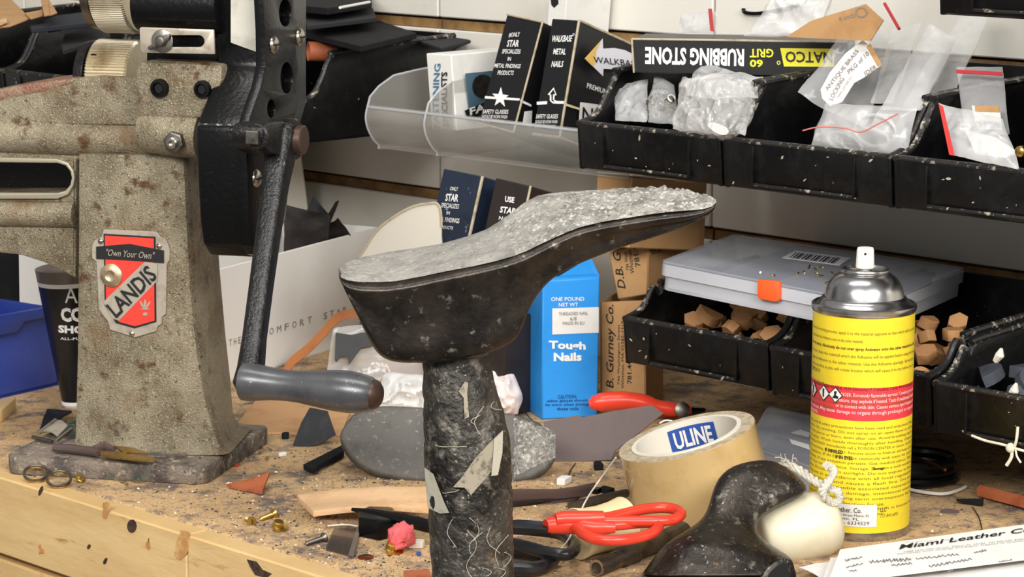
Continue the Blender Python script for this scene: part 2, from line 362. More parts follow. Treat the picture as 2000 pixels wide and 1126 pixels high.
# black frame bracket: side profile extruded across
S0 = mp(478, 300, .045); SPn = MX
SPL = Pl(S0, MX)
br = obj('frame_bracket', G().prism([SPL(*p) for p in [(512, -40), (517, 60), (518, 128), (508, 170), (486, 225), (478, 250), (478, 300), (484, 430), (490, 482), (502, 502), (530, 500), (560, 430), (572, 300), (600, 200), (600, -40)]], -MX*.0358), m_blk, mac, bev=.003, seg=3)
ho = [circ((557, 25), 12, 27), circ((560, 152), 12, 31), circ((530, 212), 8, 18)]
sp = [(512, -40), (517, 60), (518, 130), (508, 172), (488, 228), (480, 258), (486, 430), (492, 480), (500, 497), (512, 500), (520, 480), (524, 400), (530, 340), (548, 292), (566, 250), (579, 218), (585, 185), (586, 130), (583, 60), (578, -40)]
side = obj('side_plate', G().prism([SPL.off(.007)(*p) for p in sp], -MX*.0068, [[SPL.off(.007)(*p) for p in h] for h in ho]), m_blk, mac, bev=.0006)
for c in ((534, 87), (585, 72), (500, 348)):
    P = SPL.off(.0072)(*c)
    s = obj('slot_screw', G().lathe(P, MX, [(0, .0062), (.0012, .0058), (.0026, .0042), (.0033, .0015)], 20), m_steel, mac)
    obj('screw_slot', G().box(P+MX*.0022-MF*.005-EZ*.0006, MF*.010, EZ*.0012, MX*.0013), m_hole, s)
tq = [SPL(516, 84)-MX*.0235, SPL(518, 108)+MX*.002, SPL(513, -40), SPL(513, -40)-MX*.0225]
obj('tape_strip', sheet([q+MF*.0022 for q in tq], 8, 12, .0004, .0006, 40, 3, nrm=MF), m_tape, mac, label='strip of white masking tape')
m_wornhl = M('worn_edge_highlight', (30, 30, 31), .35, .3, L=[((170, 168, 164), 180, .5, .58)])
obj('worn_ridge_highlight', G().tube([SPL(480, 249)-MX*x+MF*-.0018 for x in (-.0005, .008, .017, .026, .0345)], .0026, 10), m_wornhl, mac)  # worn ridge line with its silver highlight put into the colour
# crank
CPL = SPL.off(.030)
def arm_sec(c, hw, hd, t):
    P = CPL(*c); t = V(t).normalized(); d = t.cross(MX).normalized()
    return [P+MX*hw*x+d*hd*y for x, y in [(-1, -.7), (-.6, -1), (.6, -1), (1, -.7), (1, .7), (.6, 1), (-.6, 1), (-1, .7)]]
ctr = [(553, 258), (548, 300), (538, 360), (525, 450), (510, 560), (497, 660), (490, 720), (486, 752), (486, 768)]
tv = CPL(486, 755)-CPL(548, 300)
wd = [.012, .0105, .0095, .0088, .0085, .0085, .0095, .011, .008]; hd = [.012, .0105, .0085, .0078, .0075, .0075, .0085, .0105, .008]
crank = obj('crank_arm', G().rings([arm_sec(c, a*.82, b, tv) for c, a, b in zip(ctr, wd, hd)]), m_blkrough, mac, smooth=50, bev=.001)
H = CPL(556, 272)
obj('crank_hub', G().lathe(H-MX*.011, MX, [(0, .0125), (.002, .0142), (.018, .0142), (.020, .0130)], 32), m_blkrough, crank)
obj('clamp_lug', G().rings([[CPL(*p)+MX*x for p in roundpoly([(505, 244), (535, 238), (560, 240), (570, 262), (552, 300), (520, 298), (504, 280)], 3)] for x in (-.018, .004)]), m_blkrough, crank, bev=.003)
obj('shaft_end', G().lathe(H+MX*.009, MX, [(0, .0098), (.0045, .0098), (.0052, .009)], 26), m_hcap, crank)
P = CPL(520, 262)+MF*.012-MX*.002
w_ = obj('clamp_washer', G().lathe(P, MF, [(0, .0086), (.0022, .0086), (.0028, .0078)], 26), m_blkrough, crank)
obj('square_bolt', G().lathe(P+MF*.0028, MF, [(0, .0062), (.0058, .0062), (.0064, .0054)], 4), m_steeldk, w_)
A = CPL(484, 744)-MX*.004; B = PY((742, 771), A.y-.030); ax = (B-A).normalized(); Lh = (B-A).length; k = pxm(A)
pr = [(0, 20), (.005, 34), (.015, 38), (.05, 38.5), (.12, 36), (.22, 32), (.32, 30.5), (.42, 31.5), (.55, 36), (.68, 40.5), (.78, 41.5), (.86, 39), (.93, 34), (.955, 30)]
hn = obj('crank_handle', G().lathe(A, ax, [(t*Lh, r*k*.99) for t, r in pr], 40), m_handle, mac)
obj('handle_cap', G().lathe(A, ax, [(.95*Lh, 29*k), (.965*Lh, 29*k), (.985*Lh, 26*k), (1.005*Lh, 19*k), (1.018*Lh, 9*k), (1.022*Lh, 2*k)], 30), m_hcap, hn)
# name plate
ZP = lambda pts: zz(0, 380, 2.9625, pts)
NP = MP(.0005)
npl = obj('name_plate', slab(NP.off(.0012), ZP([(600, 200), (905, 215), (925, 242), (962, 262), (981, 320), (980, 380), (964, 402), (960, 690), (935, 707), (935, 747), (910, 762), (905, 790), (780, 826), (636, 781), (626, 735), (592, 692), (570, 660), (558, 390), (532, 366), (530, 300), (546, 265), (586, 246)]), .0016), m_plate, mac, bev=.0003, seg=1)
PL2 = NP.off(.0014)
g = G(); patch(g, PL2, ZP([(600, 225), (900, 243), (905, 735), (780, 772), (672, 742), (607, 640)])); patch(g, PL2.off(.0006), ZP([(557, 300), (750, 284), (948, 322), (948, 395), (750, 380), (557, 370)])); obj('shield_border', g, m_ink, npl)
obj('shield_field', patch(G(), PL2.off(.0003), ZP([(608, 236), (890, 252), (895, 728), (782, 760), (690, 735), (615, 630)])), m_red, npl)
obj('diagonal_band', patch(G(), PL2.off(.0005), ZP([(600, 618), (838, 388), (912, 396), (910, 498), (688, 728), (652, 715)])), m_plate, npl)
g = G(); txt(g, 'LANDIS', PL2.off(.0009), *ZP([(676, 716), (916, 478), (612, 640)]), bold=.02); obj('lettering', g, m_ink, npl, smooth=0)
g = G(); txt(g, '"Own Your Own"', PL2.off(.0011), *ZP([(614, 352), (894, 372), (618, 312)]), shear=.2)
obj('lettering', g, m_plate, npl, smooth=0); g = G()
for c, rx, ry, ro in (((840, 632), 7, 26, 0), ((822, 636), 6, 24, -.5), ((858, 636), 6, 24, .5), ((840, 660), 26, 4, 0), ((840, 690), 14, 10, 0)): patch(g, PL2.off(.0007), ZP(circ(c, rx, ry, 14, ro)))
obj('feather_crest', g, m_plate, npl, smooth=0)
for c in ((583, 268), (921, 297), (764, 802)):
    P = PL2(*ZP([c])[0]); obj('rivet', G().lathe(P, MF, [(0, .0021), (.0007, .002), (.0014, .0013), (.0017, .0003)], 14), m_steel, npl)
P = PL2(*ZP([(648, 465)])[0]); s = obj('plate_screw', G().lathe(P, MF, [(0, .0084), (.0016, .0084), (.0028, .0072), (.0034, .004), (.0028, .003), (.0026, 0)], 30), M('worn_screw_head', (196, 178, 146), .4, .8, L=[((150, 118, 78), 150, .5, .7)]), npl)
# ------------------------------------------------------------ cobbler's iron last on its stand (in front of the bench edge)
m_last = M('blackened_iron', (62, 55, 49), .36, .65, L=[((36, 32, 29), 40, .4, .6), ((146, 140, 130), 170, .60, .74), ((150, 132, 92), 60, .735, .76)], bump=.5, bs=300)
m_crust = M('glue_dust_crust', (150, 147, 140), .8, L=[((112, 108, 101), 60, .42, .6), ((194, 190, 181), 300, .52, .64), ((70, 66, 61), 520, .57, .66)], bump=1.6, bs=700)
m_post = M('glue_caked_post', (66, 62, 56), .45, .4, L=[((30, 27, 25), 36, .42, .58), ((120, 115, 105), 90, .52, .66), ((176, 171, 158), 420, .61, .70), ((98, 72, 42), 30, .62, .70)], bump=1.8, bs=330)
m_scrap = M('paper_scrap', (176, 170, 154), .85, L=[((140, 134, 118), 120, .5, .7)])
m_scrapdk = M('dirty_scrap', (148, 140, 122), .85, L=[((96, 88, 76), 200, .5, .65)])
LY = 1.365
ZL = lambda pts: zz(640, 340, 2.564, pts)
near = ZL([(54, 500), (62, 525), (100, 548), (160, 560), (260, 562), (350, 556), (480, 530), (600, 502), (730, 478), (850, 450), (940, 424), (1000, 400), (1075, 362), (1150, 325), (1210, 296), (1270, 272), (1380, 245), (1500, 226), (1600, 210), (1700, 196), (1800, 188), (1880, 180), (1925, 166), (1948, 142)])
far = ZL([(52, 478), (58, 465), (95, 440), (150, 418), (230, 402), (300, 388), (420, 370), (560, 348), (690, 312), (790, 276), (860, 232), (910, 196), (980, 140), (1050, 104), (1120, 92), (1200, 85), (1330, 78), (1460, 71), (1570, 70), (1670, 72), (1760, 78), (1840, 95), (1900, 112), (1942, 126)])
bot = ZL([(58, 515), (75, 560), (112, 640), (165, 750), (240, 905), (310, 968), (450, 975), (590, 968), (720, 945), (850, 912), (940, 872), (978, 820), (1020, 668), (1120, 548), (1190, 506), (1260, 470), (1370, 422), (1500, 374), (1600, 342), (1700, 310), (1800, 270), (1880, 232), (1925, 200), (1946, 160)])
wid = [.004, .014, .030, .042, .050, .053, .055, .054, .052, .050, .050, .050, .053, .056, .058, .060, .062, .062, .058, .052, .042, .030, .018, .006]
topf, side_r = [], []
g = G(); gt = G(); rr = []; tt = []
for i in range(len(near)):
    yn = LY-.012+.012*abs(i-8)/12; A = PY(near[i], yn); B = PY(far[i], yn+wid[i]); C = PY(bot[i], yn+.10*wid[i])
    C2 = C+V((B.x-A.x, .72*wid[i], .012*(B.z-A.z)))
    up = (EZ*.5).normalized(); k = min(.0028, (A-C).length*.25)
    rim = A-EZ*k+V((0, -.0008, 0)); rim2 = A-EZ*k*2.2+V((0, .0012, 0))
    D = A.lerp(C, .85); D2 = C.lerp(C2, .12)
    rr.append([B, B.lerp(A, .5)+EZ*.0006, A+V((0, .001, .0004)), rim, rim2, A.lerp(C, .5)+V((0, .003, 0)), D, D2, C2.lerp(C, .1), B.lerp(C2, .8), B.lerp(C2, .4), B-EZ*.003])
    h_ = i/(len(near)-1); i0 = .15-.12*min(1, h_*1.6); tt.append([A.lerp(B, t)+EZ*.0012 for t in [i0+(.975-i0)*j/10 for j in range(11)]])
stand = root('shoe_last_stand', 'big black iron shoe last, grey-crusted sole upward, on thick glue-caked post', 'shoe last', V((-.02, 1.385, -.9)))
lastp = obj('last', g.rings(rr), m_last, stand, smooth=50)
for o_ in (lastp,):
    md = o_.modifiers.new('soften', 'SUBSURF'); md.levels = 1; md.render_levels = 2
def crust(a, b):
    x = a*(len(tt)-1); i = min(int(x), len(tt)-2); t = x-i; y = b*10; j = min(int(y), 9); s = y-j
    p = (tt[i][j]*(1-s)+tt[i][j+1]*s)*(1-t)+(tt[i+1][j]*(1-s)+tt[i+1][j+1]*s)*t
    edge = min(1, 8*min(a, 1-a), 6*min(b, 1-b)); am = .0006+.0019*max(0, (a-.42)/.58)
    q = p*420
    return p+EZ*(edge*am*(.8+noise.noise(q*.35)+.9*noise.noise(q))-.0009*(1-edge))
m_crusth = M('smooth_grey_crust', (140, 137, 131), .75, L=[((112, 109, 103), 50, .42, .62), ((176, 172, 164), 420, .58, .70), ((92, 88, 82), 300, .62, .72), ((150, 128, 90), 26, .66, .72)], bump=.9, bs=600)
m_crustm = M('mixed_grey_crust', (146, 143, 136), .78, L=[((112, 108, 102), 60, .42, .6), ((188, 184, 175), 340, .54, .67), ((80, 76, 70), 480, .59, .68)], bump=1.2, bs=650)
for a0, a1, mt, lb in ((0, .44, m_crusth, 'smooth grey crust over the heel seat'), (.44, .62, m_crustm, 'rough grey crust over the arch'), (.62, 1, m_crust, 'whitish thick crust of dried glue on the toe')):
    obj('sole_crust', G().grid(lambda a, b: crust(a0+(a1-a0)*a, b), int(300*(a1-a0)), 44), mt, stand, label=lb, smooth=60)
pl_ = [(827, 716), (826, 760), (828, 840), (829, 900), (835, 960), (838, 1010), (841, 1070), (843, 1126), (848, 1250)]
pr_ = [(955, 704), (966, 745), (982, 800), (993, 840), (998, 900), (1000, 960), (1001, 1010), (1003, 1070), (1003, 1126), (1000, 1250)]
def xr(pts, v):
    for (a, b), (c, d) in zip(pts, pts[1:]):
        if b <= v <= d: return a+(c-a)*(v-b)/(d-b)
    return pts[0][0] if v < pts[0][1] else pts[-1][0]
rs = []
PYc = 1.388
for k in range(61):
    v = 690+k*9; a, b = PY((xr(pl_, v), v), PYc), PY((xr(pr_, v), v), PYc); c = (a+b)/2; R = (b-a).length/2
    rs.append([c+V((R*cos(t), R*.9*sin(t), 0)) for t in [2*pi*i/48 for i in range(48)]])
z0 = rs[-1][0].z; c = sum(rs[-1], V((0, 0, 0)))/48
for zq, R in ((z0-.05, .02), (-.86, .022), (-.855, .10), (-.9, .11)): rs.append([V((c.x, c.y, zq))+V((R*cos(t), R*sin(t), 0)) for t in [2*pi*i/48 for i in range(48)]])
po = obj('post', G().rings(rs), m_post, stand, smooth=60, disp=.0011, dscale=120)
PP = Pl(V((0, 1.364, 0)), (0, -1, 0))
def pscrap(px, mat, off=0, th=.0006, name='stuck_scrap'):
    ps = []
    for u, v in px:
        a, b = PY((xr(pl_, v), v), PYc), PY((xr(pr_, v), v), PYc); cc = (a+b)/2; R = (b-a).length/2
        x = max(-.97, min(.97, (PY((u, v), PYc-R*.7).x-cc.x)/R)); ps.append(V((cc.x+x*(R+.0012), cc.y-sqrt(1-x*x)*(R*.9+.0012)-off, PY((u, v), PYc-R*.7).z)))
    obj(name, G().prism(ps, V((0, .0004, 0))), mat, stand)
ZS = lambda pts: zz(440, 660, 2.416, pts)
pscrap(ZS([(938, 632), (965, 634), (990, 645), (1012, 700), (1040, 770), (1062, 815), (1020, 826), (950, 822)]), m_scrap, .0005)
pscrap(ZS([(1080, 690), (1120, 640), (1180, 550), (1250, 478), (1300, 440), (1270, 600), (1160, 725), (1130, 690)]), m_scrapdk, .001)
pscrap(ZS([(1262, 470), (1302, 440), (1300, 540), (1280, 640), (1250, 640), (1258, 560)]), m_scrap, .002)
pscrap(ZS([(1102, 240), (1130, 195), (1145, 200), (1140, 250), (1150, 360), (1130, 370), (1125, 270)]), m_scrapdk, .0004)
rnd = random.Random(3)
for k in range(15):
    u, v = rnd.uniform(850, 985), rnd.uniform(760, 1120)
    if k > 6: v = rnd.uniform(1040, 1120); u = rnd.uniform(890, 985)
    ln = rnd.uniform(18, 60); an = rnd.uniform(-.6, .6) if k > 6 else rnd.uniform(0, pi); ps = []
    for t in range(7):
        cv = 14*sin(pi*t/6)*(1 if k % 2 else -1); uu, vv = u+cv*cos(an)+ln*(t/6-.5)*sin(an)+rnd.uniform(-1, 1), v+ln*(t/6-.5)*cos(an)+rnd.uniform(-1, 1)
        a, b = PY((xr(pl_, vv), vv), PYc), PY((xr(pr_, vv), vv), PYc); cc = (a+b)/2; R = (b-a).length/2
        x = max(-.95, min(.95, (PY((uu, vv), PYc-R*.7).x-cc.x)/R)); ps.append(V((cc.x+x*(R+.001), cc.y-sqrt(1-x*x)*(R*.9+.0012), PY((uu, vv), PYc-R*.7).z)))
    obj('glue_thread', G().tube(smooth_path(ps, 2), .00018, 5), m_scrap, stand)
for c in ((940, 985), (925, 1020)):
    a = PY(c, PYc-.018); obj('glue_blob', G().ball(a, .005, 12), m_post, stand, disp=.0018, dscale=260)

# ------------------------------------------------------------ spray can
m_yel = M('yellow_label', (232, 208, 44), .42, L=[((218, 192, 40), 20, .5, .7)])
m_redlab = M('red_label', (222, 56, 66), .42)
m_can = M('tinplate', (186, 186, 186), .26, 1, L=[((140, 140, 142), 30, .5, .72)])
m_nozz = M('off_white_plastic', (226, 224, 212), .45, L=[((180, 176, 160), 60, .66, .72)])
m_txtY = M('olive_print', (112, 98, 30), .6)
m_txtP = M('pale_pink_print', (244, 190, 190), .6)
cb = PZ((1677, 1031)); cx, cy = cb.x, cb.y; R = .0328
can = root('spray_can', 'yellow spray adhesive can with red hazard band and bare white nozzle', 'spray can', cb)
fc = V((0-cx, 0-cy, 0)).normalized(); rc = V((-fc.y, fc.x, 0))
if rc.x < 0: rc = -rc
def zat(v, rad=R): # height of a print line seen at pixel row v in the middle of the can
    p = Pl(cb+fc*rad, fc)(1677, v); return p.z
zt = zat(619); zb = zat(1030); zr0, zr1 = zat(822), zat(757)
obj('can_bottom', G().lathe(cb, EZ, [(0, R*.9), (.0003, R*.99), (.003, R*1.015), (.0055, R*1.005), (.006, R*.98)], 48), m_can, can)
def band(z0, z1, mat, name): obj(name, G().lathe(cb, EZ, [(z0, R), (z1, R)], 64), mat, can)
band(.005, zr0, m_yel, 'label_lower'); band(zr0, zr1, m_redlab, 'label_band'); band(zr1, zt, m_yel, 'label_upper')
sc = (zat(500)-zat(600))/100
dome = [(zt-.002, R*.98), (zt-.0005, R*1.02), (zt+0.00156, R*1.035), (zt+0.00328, R*1.03), (zt+0.00406, R*.99), (zt+0.00312, R*.95), (zt+0.00390, R*.90), (zt+0.00624, R*.86), (zt+0.00780, R*.82), (zt+0.00819, R*.78), (zt+0.01248, R*.755), (zt+0.01716, R*.70), (zt+0.02106, R*.60), (zt+0.02301, R*.50), (zt+0.02340, R*.46), (zt+0.02379, R*.475), (zt+0.02496, R*.485), (zt+0.02590, R*.47), (zt+0.02613, R*.43), (zt+0.02457, R*.40), (zt+0.02301, R*.30), (zt+0.02379, R*.16), (zt+0.02535, R*.12), (zt+0.02652, R*.115)]
obj('dome', G().lathe(cb, EZ, dome, 64), m_can, can, smooth=50)
nz = zt+.0262
obj('nozzle', G().lathe(cb, EZ, [(nz, .0055), (nz+.0005, .0060), (nz+.012, .0055), (nz+.0132, .0050), (nz+.0134, .0015)], 28), m_nozz, can)
obj('nozzle_orifice', G().lathe(cb+fc*.0054+EZ*(nz+.010), fc, [(0, .0008), (.0006, .0008)], 10), m_hole, can)
def cyl(z, a, lift=.00025): return cb+(fc*cos(a)+rc*sin(a))*(R+lift)+EZ*z
def ctext(g, s, a0, a1, z0, h, bold=0, lift=.00025):
    txt(g, s, None, None, None, None, bold=bold, fn=lambda x, y: cyl(z0+y*h, a0+(a1-a0)*x, lift))
def ang(u): return math.asin(max(-1, min(1, (u-1676)/97.5)))
up_l = ['before the bonding process, apply it to the material opposite to that which will be bonded', 'material before the Adhesive is put on the other material.', 'Do not spray. Absolutely do not over spray Activator onto the other material as well.', 'For foam, shake the material which the Adhesive will be applied before using the bond', 'apply the Adhesive to the other material. Use the Adhesive sparingly. Spread spray', 'bond at the first as you will create friction which will cause it to dry before you use', 'SPRAY', 'Wait for about 10 seconds.', 'before spraying. Lock it instead of bonding it with Activator. This will protect the skin', 'keep it from all. Use remover. Should bonding of skin occur, use Safety Solvent to loosen', 'before use the Activator.']
gU = G(); gB = G()
rowv = [(652, 1), (667, .5), (682, 1), (697, 1), (711, 1), (724, 1), (734, .15), (756, .2), (776, 1), (790, 1), (800, .3)]
for (v, wf), s in zip(rowv, up_l):
    zc = zat(v)-.0014; a0 = -1.35; ctext(gB if v == 682 else gU, s, a0, a0+2.7*wf, zc, .0026, bold=.015 if v == 682 else 0)
ctext(gB, 'Contains CAS# 64-50-6, N,N Dimethyl P Toluidine CAS# 99-97-8 Butane', -1.2, 1.3, zat(808)+.0145, .0026)
lo = ['Keep until all safety precautions have been read and understood. Keep', 'sparks. No smoking. Do not spray on an open flame or other', 'Do not pierce or burn, even after use. Avoid breathing vapors', 'and spray. Wash hands thoroughly after handling. Dispose', 'IF SWALLOWED: Immediately call a POISON CENTER or doctor. Do NOT', 'induce vomiting. IF INHALED: Remove victim to fresh air and keep at rest', 'in a position. IF IN EYES: Rinse cautiously with water for several', 'minutes. If eye irritation persists: Get medical advice. Wash', 'skin. Get medical advice. Storage: Store in a well ventilated', 'place. Protect from sunlight. Do not expose to heat', 'Dispose in accordance with all local regulations', 'can explode and cause a flash fire. Do not', 'use near incompatible associated material and', 'long term genetic damage, intentional misuse', 'reproductive and long term overexposure harm', 'follow manufacturer\'s directions for use.', 'N,N Dimethyl P Toluidine, which is known to', 'www.P65Warnings.ca.gov']
for k, s in enumerate(lo):
    v = 836+k*9.85; ctext(gU, s, -1.4, 1.38 if k not in (15, 17) else .5, zat(v)-.0012, .0023)
for s, a0, a1, k in (('IF INHALED', -.75, -.35, 5), ('IF IN EYES', -.5, -.15, 6), ('Storage:', .25, .5, 8)): ctext(gB, s, a0, a1, zat(836+k*9.85)-.0012, .0025, .02, .0004)
ctext(gB, 'LLC', .42, .55, zat(1000), .003, .01); ctext(gU, '727-843-6091', .42, .85, zat(1011), .0022)
obj('fine_print', gU, m_txtY, can, smooth=0, kind='stuff'); obj('bold_print', gB, m_ink, can, smooth=0, kind='stuff')
gp_ = G()
for k, (s, a0) in enumerate((('DANGER. Extremely flammable aerosol. Contains gas under', -.52), ('pressure, may explode if heated. Toxic if swallowed, inhaled', -.52), ('or in contact with skin. Causes serious eye irritation and', -.52), ('drowsiness. May cause damage to organs through prolonged or repeated', -1.4), ('exposure.', -1.4))):
    ctext(gp_, s, a0, 1.4 if k < 4 else -1.0, zat(773+k*11.2)-.0015, .0031, .012)
obj('hazard_print', gp_, m_txtP, can, smooth=0, kind='stuff')
for a in (-.82, -.53, -1.2):
    zc = zat(775); d = .0054
    q = [(0, -d), (d, 0), (0, d), (-d, 0)]
    dm = obj('hazard_diamond', G().prism([cyl(zc+z, a+x/R, .0004) for x, z in q], fc*-.0003), m_ink, can)
    obj('diamond_field', G().prism([cyl(zc+z*.84, a+x*.84/R, .0006) for x, z in q], fc*-.0003), m_white, dm)
    obj('diamond_symbol', G().prism([cyl(zc+z, a+x/R, .0008) for x, z in ([(-.0006, -.0026), (.0006, -.0026), (.0008, .0028), (-.0008, .0028)] if a != -.53 else [(-.0022, -.002), (.002, -.0022), (.0024, -.0008), (.0006, 0), (.0012, .0026), (-.0008, .0024), (-.0006, 0)])], fc*-.0003), m_ink, dm)
stg = G().grid(lambda a, b: cyl(zat(1031)+.001+b*(zat(988)-zat(1031)), -.85+(.35+.85)*a, .0004), 16, 2)
stk = obj('price_sticker', stg, m_paper, can, smooth=60, label='white shop address sticker')
g = G(); ctext(g, 'Miami Leather. Co.', -.8, .05, zat(1001), .0034, .01, .0007); ctext(g, '3288 NW 29th Street Miami, FL', -.8, .2, zat(1009), .0018, 0, .0007); ctext(g, 'Miami, FL', -.5, 0, zat(1016), .0018, 0, .0007); ctext(g, '305 - 6334529', -.5, .2, zat(1024), .0022, 0, .0007)
obj('lettering', g, m_txtY if 0 else m_steeldk, stk, smooth=0)

# ------------------------------------------------------------ packing tape roll
m_kr = M('tan_packing_tape', (204, 174, 122), .22, L=[((188, 156, 102), 30, .5, .7), ((220, 196, 152), 50, .64, .72)], coat=.6)
m_krend = M('tape_layers', (198, 184, 158), .6, L=[((170, 152, 122), 200, .45, .6)])
m_core = M('white_card_core', (228, 222, 208), .7)
m_blue = M('blue_print', (36, 78, 160), .6)
tcn = PY((1341, 852), 1.655); axu = V((-.265, -.03, .965)).normalized()
R2, h2, r2 = .0465, .049, .0345
roll = root('packing_tape_roll', 'tan packing tape roll with blue-printed white core, propped at a tilt behind red scissors', 'tape roll', tcn-axu*h2)
b0 = tcn-axu*h2
def ring(P, ax, ro, ri, h, n=64):
    a = ax.orthogonal().normalized(); b = ax.cross(a); c = lambda r, z: [P+ax*z+(a*cos(2*pi*i/n)+b*sin(2*pi*i/n))*r for i in range(n)]
    return G().rings([c(ro, 0), c(ro, h), c(ri, h), c(ri, 0), c(ro, 0)], False, False)
obj('tape_winding', ring(b0, axu, R2, r2+.003, h2, 80), m_kr, roll, smooth=40)
obj('winding_edge', ring(tcn, axu, R2*.995, r2+.0032, .0004, 80), m_krend, roll)
core = obj('core', ring(b0, axu, r2+.003, r2, h2+.0012, 80), m_core, roll, smooth=40)
# printing on the far inside of the core
tw = V((tcn.x, tcn.y, 0)).normalized(); f2 = (tw-axu*tw.dot(axu)).normalized(); r3 = f2.cross(axu)
if r3.x < 0: r3 = -r3
def cin(a, z, l=.0004): return tcn+(f2*cos(a)+r3*sin(a))*(r2-l)+axu*z
g = G().grid(lambda x, y: cin(-.42+.98*x, -.0190+.0165*y), 14, 2); g2 = G().grid(lambda x, y: cin(-1.25+.45*x, -.033+.013*y), 10, 2)
obj('print_block', g, m_blue, core); obj('print_block', g2, m_blue, core)
g = G(); txt(g, 'ULINE', None, None, None, None, .03, fn=lambda x, y: cin(-.33+.80*x, -.0168+.0122*y, .0008)); obj('lettering', g, m_white, core, smooth=0)
# ------------------------------------------------------------ black wall bins
m_bin = M('black_plastic_bin', (10, 10, 11), .33, spec=.35, L=[((24, 23, 23), 60, .5, .7), ((196, 190, 176), 160, .70, .72), ((140, 132, 116), 50, .70, .72)], bump=.25, bs=200)
m_binR = M('scuffed_bin_rim', (30, 29, 28), .4, L=[((170, 162, 146), 150, .56, .66)], bump=.5, bs=300)
m_fleck = M('dried_glue_fleck', (168, 162, 146), .5, L=[((120, 104, 78), 300, .5, .62)])
def bin_(e0, e1, nf, z, depth, label, group, lip=.034, H=.072, hide=False):
    t = .0035; b = root('storage_bin', label, 'bin', W((e0+e1)/2, nf+depth/2, z), group); e0 += .0012; e1 -= .0012; w_ = e1-e0
    obj('floor_pan', G().box(W(e0, nf+.004, z), WE*w_, WNn*(depth-.004), EZ*t), m_bin, b, bev=.001)
    fr = obj('front_lip', G().prism([W(e0, nf, z+.001), W(e0, nf-.003, z+lip), W(e0, nf+t, z+lip), W(e0, nf+t+.002, z+.001)], WE*w_), m_bin, b, bev=.001)
    fw = w_*.62; f0 = e0+w_*.18                       # raised frame of the label holder
    obj('label_holder', G().box(W(f0, nf-.0028, z+.0035), WE*fw, WNn*.002, EZ*.0022), m_binR, fr, bev=.0005)
    for e in (f0, f0+fw-.002): obj('label_holder_side', G().box(W(e, nf-.0036, z+.0035), WE*.002, WNn*.003, EZ*(lip-.006)), m_bin, fr, bev=.0004)
    for e in (e0, e1-t):
        prof = [(nf, 0), (nf-.003, lip), (nf+.010, lip+.003), (nf+.020, lip+.009), (nf+.028, lip+.020), (nf+.034, H-.010), (nf+.040, H-.003), (nf+.050, H), (nf+depth, H+.006), (nf+depth, 0)]
        obj('side_wall', G().prism([W(e, a, z+h) for a, h in prof], WE*t), m_bin, b, bev=.0009)
        rim = [W(e+t/2, a, z+h) for a, h in prof[1:9]]
        obj('side_rim', G().tube(smooth_path(rim, 3), .0026, 8), m_binR, b)
    obj('back_wall', G().box(W(e0, nf+depth-t, z), WE*w_, WNn*t, EZ*(H+.008)), m_bin, b, bev=.001)
    obj('lip_rim', G().tube([W(e0, nf-.0005, z+lip), W(e1, nf-.0005, z+lip)], .0026, 8), m_binR, b)
    rn = random.Random(int(e0*1000)); FP = lambda a, h: W(e0+w_*a, nf-.0022-.0006*h/lip, z+h)
    for k in range(8):
        a, h, s = rn.uniform(.04, .96), rn.uniform(.003, lip*.92), .0003+.0013*rn.random()**2; c = FP(a, h); an = rn.uniform(0, 3); X = (WE*cos(an)+EZ*sin(an))*s*rn.uniform(1, 2.2); Y = (WE*-sin(an)+EZ*cos(an))*s*.6
        obj('glue_fleck', G().prism([c-X, c-X*.3-Y, c+X*.8-Y*.6, c+X, c+X*.2+Y, c-X*.6+Y*.7], -WNn*.0006), m_fleck, fr)
    obj('hanger_lip', G().box(W(e0, nf+depth-.001, z+H-.002), WE*w_, WNn*(DW-nf-depth+.010), EZ*.004), m_bin, b)
    return b
NF = 1.38; ZU, ZLo = .2015, .0600
UB = [-1.310, -1.168, -1.019, -.872, -.725]
UL = ['black plastic bin holding crumpled clear bags under the rubbing stone box', 'middle upper black bin with zip bag of clear rings, second along the wall', 'upper black bin at right edge with red-striped zip bags']
for i in range(3): bin_(UB[i], UB[i+1], NF, ZU, .205, UL[i], 'black wall bins, upper row')
LB = [-1.2620, -1.1215, -.982, -.835]
LL = ['lower black bin of tan rubber pieces, directly under the orange-latched organizer', 'lower black bin of tan pieces mostly hidden behind the spray can', 'paint-splattered lower black bin filled with black rubber heel pieces']
for i in range(3): bin_(LB[i], LB[i+1], NF, ZLo+[0, -.002, -.006][i], .205, LL[i], 'black wall bins, lower row', H=.058)
for i in range(2): bin_(-.98+i*.145, -.835+i*.145, NF-.01, .333+.0, .2, ['black bin cut off by the top edge of picture, right corner', 'black bin in the top row, just past the right corner'][i], 'black wall bins, top row')
LB2 = [-2.235, -2.090, -1.945, -1.800, -1.655]
L2 = ['black bin at far left edge behind the skiving machine arm', 'black bin behind feed rollers holding grey foam offcuts', 'black bin hidden behind the skiving machine head', 'black bin behind crank side plate, stuffed with black foam sheets']
for i in range(4): bin_(LB2[i], LB2[i+1], 1.40, .188, .185, L2[i], 'black bins left of the clear trough', H=.076)

# splashes of dried glue on the bins
m_glue = M('dried_white_glue', (214, 208, 190), .5, L=[((186, 176, 148), 100, .5, .7)])
gl = root('glue_strand', 'stringy white dried glue drip hanging off lower bin at right', 'glue', WP(NF-.004)(1965, 870))
A = WP(NF-.0045)
for pts, rad in (([(1898, 850), (1925, 860), (1960, 868), (2000, 880), (2040, 888)], .0009), ([(1988, 833), (1985, 860), (1978, 880)], .0010), ([(1975, 866), (1976, 890), (1966, 908)], .0012), ([(1984, 876), (1986, 890), (1994, 903)], .0007)):
    obj('strand', G().tube(smooth_path([A(*p) for p in pts], 4), rad, 8), m_glue, gl)
obj('drop', G().ball(A(1974, 874), .0034, 10), m_glue, gl)

